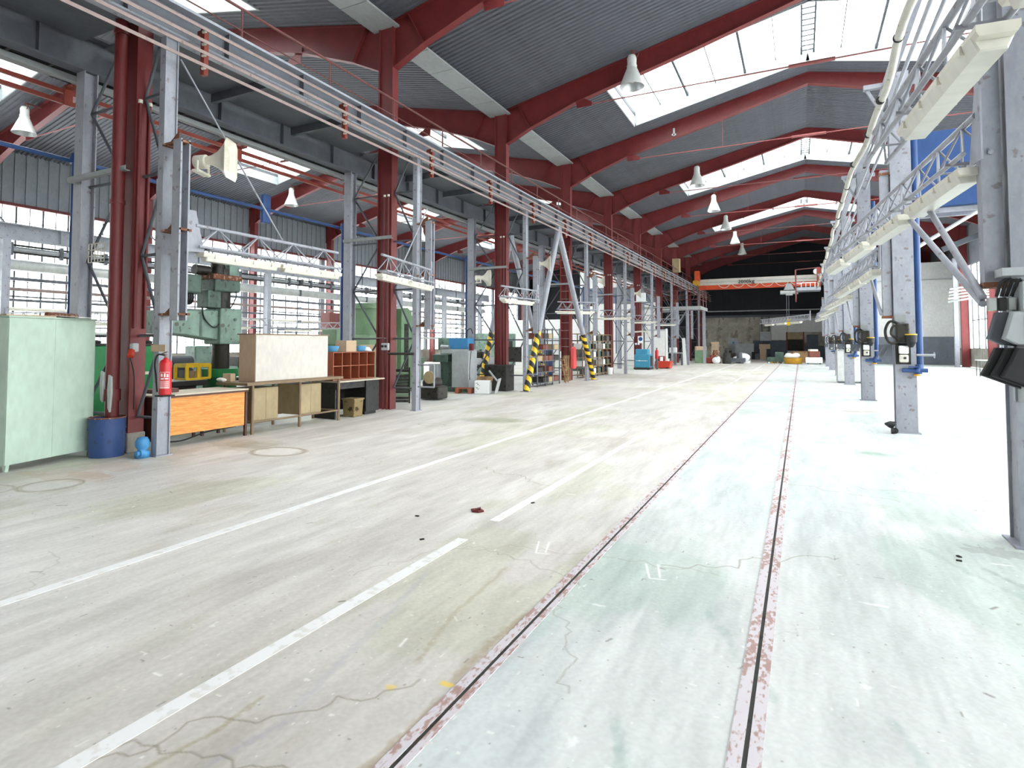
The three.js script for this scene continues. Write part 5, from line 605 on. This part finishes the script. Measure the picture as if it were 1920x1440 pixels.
// overhead crane with its lettering
{
  const zc = -52, t = thing('overhead_crane', 'white and orange overhead travelling crane marked 2000kg before the dark back wall', 'crane', [-3.1, 6.0, zc]);
  wpart(t, 'white_girder', [BB(-7.6, 1.35, 6.42, 6.93, zc - 0.2, zc + 0.2)], M.white); wpart(t, 'girder_lip', [BB(-7.6, 1.35, 6.62, 6.68, zc + 0.2, zc + 0.24)], M.duct); wpart(t, 'orange_girder', [BB(-7.7, 1.3, 6.06, 6.42, zc - 0.1, zc + 0.12), BB(-7.7, 1.3, 6.05, 6.09, zc - 0.16, zc + 0.2)], M.orange);
  wpart(t, 'end_carriage', [BB(-8.0, -7.6, 6.34, 6.75, zc - 1.4, zc + 1.4)], M.yellowTub); wpart(t, 'end_carriage', [BB(1.3, 1.6, 6.34, 6.75, zc - 1.4, zc + 1.4)], M.yellowTub); wpart(t, 'drive_box', [BB(-7.95, -7.55, 6.75, 7.6, zc + 0.4, zc + 0.9)], M.orange); wpart(t, 'drive_wheel', [C(0.22, 0.3, 1.2, 7.15, zc + 0.3, 'z')], M.plastic);
  const loops = []; for (let k = 0; k < 6; k++) { const x = -6.2 + k * 1.1; loops.push(tube([[x, 6.5, zc + 0.3], [x + 0.3, 6.22, zc + 0.3], [x + 0.55, 6.14, zc + 0.3], [x + 0.8, 6.22, zc + 0.3], [x + 1.1, 6.5, zc + 0.3]], 0.022, 16, 5)); } wpart(t, 'festoon_cable', loops, M.cream);
  const font = await new FontLoader().loadAsync('fonts/droid/droid_sans_bold.typeface.json'); const tg = new TextGeometry('2000kg', { font, size: 0.27, depth: 0.01, curveSegments: 3 }); wpart(t, 'lettering', tg.translate(-4.55, 6.48, zc + 0.245), M.black, 'black lettering 2000kg');
  const h = thing('hoist', 'pale electric hoist hanging from the crane girder with yellow hook block', 'hoist', [-0.75, 5.5, zc]); wpart(h, 'trolley', [prism([[-1.15, 5.78], [-0.35, 5.78], [-0.6, 6.3], [-0.9, 6.3]], 0.4).translate(0, 0, zc)], M.plasticGrey); wpart(h, 'drum', [C(0.17, 1.3, -0.75, 5.6, zc + 0.2, 'x'), B(0.5, 0.3, 0.3, -0.75, 5.5, zc + 0.2)], M.duct); wpart(h, 'rope', [bar([-0.95, 5.4, zc + 0.2], [-0.95, 3.4, zc + 0.2], 0.03), bar([-0.8, 5.4, zc + 0.2], [-0.8, 3.4, zc + 0.2], 0.03)], M.greyDark); wpart(h, 'hook_block', [RB(0.3, 0.5, 0.2, -0.85, 3.2, zc + 0.2, 0.06)], M.yellow, 'yellow hook block');
  const p = thing('access_platform', 'small railed platform at the right end of the overhead crane', 'platform', [0.6, 5.4, -49]); wpart(p, 'deck', [BB(-0.3, 1.4, 5.45, 5.68, -50.2, -48.5)], M.grey); wpart(p, 'post', [BB(-0.3, -0.2, 4.6, 7.0, -48.55, -48.45)], M.railRed); wpart(p, 'post', [BB(1.15, 1.4, 5.68, 7.1, -48.7, -48.45)], M.redPipe); wpart(p, 'rail', [bar([-0.25, 7.0, -48.5], [1.4, 7.1, -48.5], 0.035)], M.railRed); wpart(p, 'low_rail', [bar([-0.2, 6.0, -48.5], [1.1, 6.0, -48.5], 0.03), ...[0, 1, 2, 3].map((k) => BB(0.1 + k * 0.3, 0.14 + k * 0.3, 5.68, 6.02, -48.52, -48.48))], M.plastic);
}
// goods piled before the back wall
{
  const bx = (name, l, cat, x, z, w, h, d, m, y = 0, turn = 0) => single(name, l, cat, [RB(w, h, d, 0, h / 2, 0, 0.02)], m, [x, y, z], turn);
  bx('tall_box', 'tall pale carton standing before the back wall pilaster', 'box', -3.2, -60.4, 0.55, 1.0, 0.5, M.cardboard); bx('carton', 'wide pale carton set on the tall carton', 'box', -3.05, -60.4, 0.95, 0.45, 0.5, M.cardboard, 1.0); bx('fan_unit', 'grey square fan unit on the back wall pilaster', 'fan', -3.05, -62.0, 0.95, 0.9, 0.5, M.plasticGrey, 1.75);
  bx('locker', 'pale grey double steel locker against the back wall', 'locker', -4.9, -61.3, 1.7, 1.5, 0.6, M.plasticGrey); bx('stool_box', 'dark low crate beside the pale grey locker', 'crate', -3.95, -60.6, 0.5, 0.7, 0.5, M.soot); bx('grey_bag', 'grey sack next to the tall carton', 'sack', -3.7, -60.0, 0.35, 0.55, 0.35, M.greyDark);
  bx('wheelie_bin', 'pale green waste bin under the railed platform', 'bin', -6.95, -47.4, 0.8, 1.0, 0.8, M.press); bx('waste_heap', 'tan cardboard heap on the pale green waste bin', 'cardboard', -6.95, -47.4, 0.8, 0.3, 0.7, M.cardboard, 1.0, 0.3);
  for (const [x, z, k] of [[-6.2, -46.9, 0], [-5.7, -46.4, 1], [-5.9, -47.6, 2], [-5.0, -46.9, 3], [-4.6, -47.8, 4], [-4.0, -48.6, 5], [-5.0, -49.0, 6]]) { const l = ['red scrap casting by the green bin', 'white sack among the castings', 'rusty cone-shaped casting in the scrap row', 'dark motor housing in the scrap row', 'low dark steel skid in the scrap row', 'white plastic bundle at the end of the scrap row', 'black engine block behind the scrap row'][k]; const m = [M.redPipe, M.plastic, M.rust, M.soot, M.greyDark, M.plastic, M.oil][k]; const g = [[RB(0.5, 0.45, 0.5, 0, 0.23, 0, 0.08), C(0.14, 0.3, 0.1, 0.5, 0)], [sphere(0.3, 0, 0.25, 0, 1, 0.85, 1), sphere(0.15, 0.15, 0.4, 0.1)], [C(0.42, 1.0, 0, 0.5, 0, 'y', 0.14)], [C(0.33, 0.8, 0, 0.4, 0, 'y', 0.25), C(0.15, 0.3, 0, 0.9, 0)], [B(1.6, 0.3, 0.8, 0, 0.25, 0), B(0.1, 0.1, 0.8, -0.6, 0.05, 0), B(0.1, 0.1, 0.8, 0.6, 0.05, 0), C(0.2, 0.5, 0.4, 0.6, 0)], [sphere(0.4, 0, 0.45, 0, 1.3, 0.8, 1), sphere(0.3, -0.4, 0.35, 0, 1.2, 0.6, 1), B(1.0, 0.2, 0.7, 0, 0.1, 0)], [RB(0.9, 0.7, 0.7, 0, 0.45, 0, 0.06), C(0.2, 0.5, -0.1, 0.95, 0, 'x')]][k]; single('scrap_part', l, 'scrap', g, m, [x, 0, z]); }
  const st = thing('tile_stack', 'stack of pale trays before the back wall door', 'trays', [-6.6, 0, -53]); for (let k = 0; k < 7; k++) part(st, 'tray', B(0.6, 0.2, 0.5, (k % 2) * 0.05, 0.1 + k * 0.24, 0), M.cardboard);
  const pl = thing('leaning_plank', 'white plank leaning at the platform leg', 'plank', [-7.3, 0, -42.2]); part(pl, 'plank', B(0.22, 1.9, 0.05, 0, 0.95, 0, -0.08, 0, 0.06), M.plastic);
  const cf = thing('coffer_table', 'cluttered grey table under the railed platform', 'table', [-8.0, 0, -42.4]); part(cf, 'top', B(1.1, 0.06, 0.6, 0, 0.85, 0), M.plasticGrey); for (const x of [-0.5, 0.5]) part(cf, 'leg', B(0.06, 0.82, 0.5, x, 0.41, 0), M.greyDark); single('parcel', 'white parcel on the cluttered grey table', 'parcel', [RB(0.5, 0.35, 0.4, 0, 0.18, 0, 0.04)], M.plastic, [-8.1, 0.88, -42.4]);
  const tub = thing('yellow_tub', 'round yellow tub filled with white sacks near the back wall', 'tub', [-0.52, 0, -48.6]); part(tub, 'shell', lathe([[0, 0.02], [0.6, 0.02], [0.64, 0.42], [0.66, 0.44], [0.6, 0.42], [0.56, 0.1], [0, 0.1]]), M.yellowTub); part(tub, 'sacks', [sphere(0.4, -0.1, 0.55, 0, 1.3, 0.5, 1), sphere(0.28, 0.2, 0.62, 0, 1, 0.7, 1), sphere(0.25, -0.3, 0.66, 0.1, 1, 0.6, 1)], M.plastic);
  const cr = thing('crate_pile', 'white trough carrying an orange box near the back wall', 'trough', [0.85, 0, -48.4]); part(cr, 'trough', [RB(1.1, 0.4, 0.9, 0, 0.3, 0, 0.05)], M.plastic); part(cr, 'legs', [B(0.08, 0.12, 0.8, -0.4, 0.06, 0), B(0.08, 0.12, 0.8, 0.4, 0.06, 0)], M.greyDark); bx('orange_crate', 'orange-brown wooden crate on the white trough', 'crate', 0.85, -48.4, 0.7, 0.45, 0.6, M.binRed, 0.5, 0.2); bx('paper_stack', 'pale paper stack on the orange-brown crate', 'paper', 0.8, -48.4, 0.55, 0.14, 0.45, M.paper, 0.95, 0.3);
  bx('grey_machine', 'low grey-green machine part left of the yellow tub', 'machine part', -1.9, -50, 0.9, 0.45, 0.7, M.machineDark); bx('grey_machine', 'square grey-green block left of the yellow tub', 'machine part', -1.5, -50.4, 0.6, 0.85, 0.6, M.machineDark); bx('rubble_pile', 'tan heap of packing behind the white trough', 'heap', 0.1, -52.5, 1.8, 0.9, 1.2, M.pallet, 0, 0.3); bx('blue_crate', 'blue crate in front of the roller door', 'crate', -0.6, -54, 0.8, 0.9, 0.7, M.blueLight); for (let k = 0; k < 6; k++) single('small_part', `${['white', 'yellowish', 'tan', 'pale', 'brown', 'grey'][k]} small part on the floor beside the yellow tub`, 'part', [RB(0.14, 0.1, 0.12, 0, 0.05, 0, 0.02)], [M.plastic, M.yellowTub, M.pallet, M.cardboard, M.binRed, M.duct][k], [-2.2 + k * 0.2, 0, -49.2 - (k % 2) * 0.2], k * 0.5);
}
// ---------- right row equipment ----------
{ // black plug housings on the right edge column
  const pr = [[0, 0], [0.05, 0.1], [0.09, 0.2], [0.24, 0.2], [0.24, -0.1], [0.12, -0.05]];
  const t = thing('socket_bank', 'bank of black angled plug housings on the right edge column', 'sockets', [1.25, 1.3, -5.68]);
  for (let k = 0; k < 3; k++) part(t, 'plug_housing', [prism(pr.map(([x, y]) => [x + k * 0.045, y]), 0.06, 0.008).translate(0, 0, -0.03 + k * 0.075)], M.black, 'black angled plug'); for (let k = 0; k < 2; k++) part(t, 'socket_housing', [prism([[0.05, 0.28], [0.1, 0.47], [0.2, 0.47], [0.2, 0.23], [0.12, 0.24]].map(([x, y]) => [x + k * 0.07, y]), 0.08, 0.008).translate(0, 0, -0.04 + k * 0.1)], k ? M.plasticGrey : M.greyDark); for (let k = 0; k < 3; k++) part(t, 'terminal', [RB(0.05, 0.1, 0.07, 0.07 + k * 0.06, 0.54, 0.02, 0.01)], k === 1 ? M.black : M.duct); for (let k = 0; k < 4; k++) part(t, 'cable', [tube([[0.1 + k * 0.03, 0.6, 0.02], [0.14 + k * 0.03, 0.72, 0.04 + k * 0.01], [0.26, 0.68, 0.05], [0.3, 0.4, 0.04]], 0.012)], M.black); part(t, 'back_plate', [B(0.03, 0.9, 0.3, 0.24, 0.25, 0.0)], M.plasticGrey); part(t, 'cover', [B(0.16, 0.06, 0.2, 0.2, 0.78, 0)], M.plasticGrey);
  for (let k = 0; k < 5; k++) single('conduit', `pale bent conduit beside the far right red column, ${ORD[k]} from top`, 'conduit', [tube([[7.5, 4.55 - k * 0.17, -40.2 - k * 0.1], [8.2, 4.66 - k * 0.17, -40.4], [8.9, 4.7 - k * 0.15, -40.6], [9.45, 4.72 - k * 0.15, -41.1]], 0.06)], k % 2 ? M.cream : M.duct, [0, 0, 0], 0, 'bent conduits by the right red column');
  single('slanted_beam', 'grey slanted steel beam above the white partition', 'steel beam', [beam([7.4, 6.9, -41], [9.42, 7.75, -41], 0.2, 0.3)], M.greyDark);
  single('steel_post', 'slim grey post before the white partition', 'post', [BB(-0.12, 0.12, 0, 7.0, -0.12, 0.12)], M.grey, [9.0, 0, -46.5]);
  const tb = thing('side_table', 'small white table on thin legs at the right before the red column', 'table', [8.0, 0, -34.2]); part(tb, 'top', B(1.3, 0.03, 0.7, 0, 0.75, 0), M.plastic); for (const [x, z] of [[-0.6, 0.3], [0.6, 0.3], [-0.6, -0.3], [0.6, -0.3]]) part(tb, 'leg', B(0.03, 0.74, 0.03, x, 0.37, z), M.greyDark);
  single('diagonal_pipe', 'pale diagonal pipe from the blue drop pipe to the upper right', 'pipe', [bar([1.84, 3.2, -12.2], [3.2, 4.14, -13.85], 0.035)], M.duct);
}
{ // equipment on the second column and beyond
  const gear = (z, first, l) => {
    const t = thing('switch_gear', `${first ? 'two white switch boxes' : 'switch boxes and dark bell'} on the right-row column ${l}`, 'switch box', [1.6, 1.0, z + 0.13], 0, 'equipment on the right row');
    part(t, 'switch', [RB(0.14, 0.14, 0.1, -0.02, 0.43, 0.06, 0.02)], M.plastic); part(t, 'switch', [RB(0.13, 0.13, 0.1, -0.02, 0.28, 0.06, 0.02)], M.cream); part(t, 'knob', [C(0.02, 0.03, -0.01, 0.29, 0.12, 'z')], M.black); part(t, 'back_plate', [B(0.22, 0.36, 0.02, -0.02, 0.36, 0.0)], M.soot);
    part(t, 'junction', [RB(0.2, 0.32, 0.14, -0.03, 0.72, 0.06, 0.03)], M.oil); part(t, 'bell', [C(0.085, 0.12, 0.08, 0.62, 0.12, 'y', 0.09), C(0.03, 0.1, 0.08, 0.52, 0.12, 'y', 0.085)], M.black); part(t, 'bell_band', [C(0.092, 0.02, 0.08, 0.69, 0.12)], M.yellow); part(t, 'cable', [tube([[-0.05, 0.85, 0.08], [-0.2, 0.92, 0.06], [-0.28, 0.75, 0.06], [-0.22, 0.55, 0.08], [-0.08, 0.56, 0.08]], 0.025, 24), tube([[-0.05, 0.82, 0.1], [-0.16, 0.84, 0.1], [-0.2, 0.7, 0.1], [-0.1, 0.6, 0.1]], 0.02, 20)], M.oil); part(t, 'plate', [B(0.16, 0.13, 0.012, -0.05, 0.97, 0.01)], M.gutter);
    part(t, 'holder', [B(0.2, 0.2, 0.02, -0.28, 0.42, 0.0), bar([-0.3, 0.5, 0.03], [-0.42, 0.28, 0.06], 0.01), bar([-0.24, 0.46, 0.03], [-0.34, 0.26, 0.06], 0.01)], M.greyDark);
    const v = thing('air_valve', `blue air valve with tap on the right-row column ${l}`, 'valve', [1.82, 0.98, z + 0.12], 0, 'air valves of the right row'); part(v, 'body', [C(0.05, 0.16, -0.02, 0.12, 0, 'y'), C(0.035, 0.36, -0.08, 0.1, 0.04, 'x'), sphere(0.06, -0.05, 0.1, 0.03)], M.blue); part(v, 'tap', [C(0.02, 0.26, 0.08, 0.36, 0.03, 'x'), B(0.02, 0.1, 0.02, 0.2, 0.36, 0.03)], M.steel); part(v, 'drain', [C(0.05, 0.03, -0.05, 0.02, 0.03)], M.yellowTub); part(v, 'handle', [B(0.16, 0.02, 0.03, -0.1, 0.16, 0.08)], M.blueDark);
  };
  gear(-12.2, true, 'with the caster at its foot'); gear(-18.6, false, 'next beyond the caster'); gear(-25.3, false, 'by the white cabinet'); gear(-32, false, 'two beyond the white cabinet'); gear(-38.6, false, 'near the swung-out far truss');
  const c = thing('caster_wheel', 'black swivel caster lying on the floor at the right-row column', 'caster', [1.39, 0, -11.95]); part(c, 'wheel', [C(0.05, 0.04, -0.01, 0.05, 0.03, 'x', 0.05, 18), C(0.05, 0.04, 0.03, 0.05, -0.02, 'z', 0.05, 18)], M.rubber); part(c, 'housing', [lathe([[0, 0.09], [0.03, 0.1], [0.085, 0.16], [0.09, 0.19], [0.02, 0.21], [0, 0.215]], 0, 0, 0, 18).rotateZ(0.2)], M.black);
  const w = thing('metal_cabinet', 'low white-grey cabinet standing between the right-row columns', 'cabinet', [1.75, 0, -26.6]); part(w, 'body', [RB(0.95, 1.25, 0.8, -0.02, 0.66, 0, 0.02)], M.duct); part(w, 'door', [B(0.45, 1.15, 0.02, -0.25, 0.66, 0.41)], M.wall); part(w, 'door', [B(0.45, 1.15, 0.02, 0.22, 0.66, 0.41)], M.wall); part(w, 'plinth', B(0.9, 0.05, 0.7, -0.02, 0.025, 0), M.greyDark);
  // blue ventilation unit hung beside the row
  const b = thing('ventilation_unit', 'big blue ventilation cabinet hung high behind the right-row fixtures', 'ventilation', [2.6, 4.1, -14.2]); part(b, 'cabinet', [RB(1.45, 1.5, 0.7, 0.05, 0.85, 0, 0.02)], M.blue); part(b, 'louvre_frame', [B(0.02, 1.5, 0.66, -0.7, 0.85, 0)], M.soot); for (let k = 0; k < 9; k++) part(b, 'louvre', B(0.05, 0.02, 0.66, -0.72, 0.2 + k * 0.16, 0, 0, 0, 0.6), M.duct); part(b, 'bracket', [B(1.9, 0.08, 0.08, -0.25, 0.04, 0.25), B(1.9, 0.08, 0.08, -0.25, 0.04, -0.25), B(0.08, 0.08, 2.0, -0.98, 0.04, 0.9)], M.grey);
  single('red_scrap', 'small crumpled dark red scrap on the bare floor', 'scrap', [prism([[-0.06, 0], [-0.03, 0.03], [0.02, 0.035], [0.06, 0.01], [0.03, -0.03], [-0.03, -0.035]], 0.012, 0.004).rotateX(-Math.PI / 2), B(0.05, 0.012, 0.04, 0.01, 0.02, 0, 0.2, 0.4, 0.3)], M.redDark, [-2.69, 0.006, -4.76]);
  for (const [x, z, k] of [[-3.1, -4.4, 0], [-2.35, -5.25, 1], [1.0, -5.3, 2], [0.98, -5.2, 3], [-2.7, -3.9, 4]]) single('floor_chip', `tiny dark chip on the floor, ${['left of the red scrap', 'behind the red scrap', 'before the right edge column', 'beside the chip before the right edge column', 'in front of the red scrap'][k]}`, 'chip', [B(0.035, 0.008, 0.02, 0, 0.004, 0)], M.soot, [x, 0, z], k);
}
renderer.render(scene, camera);
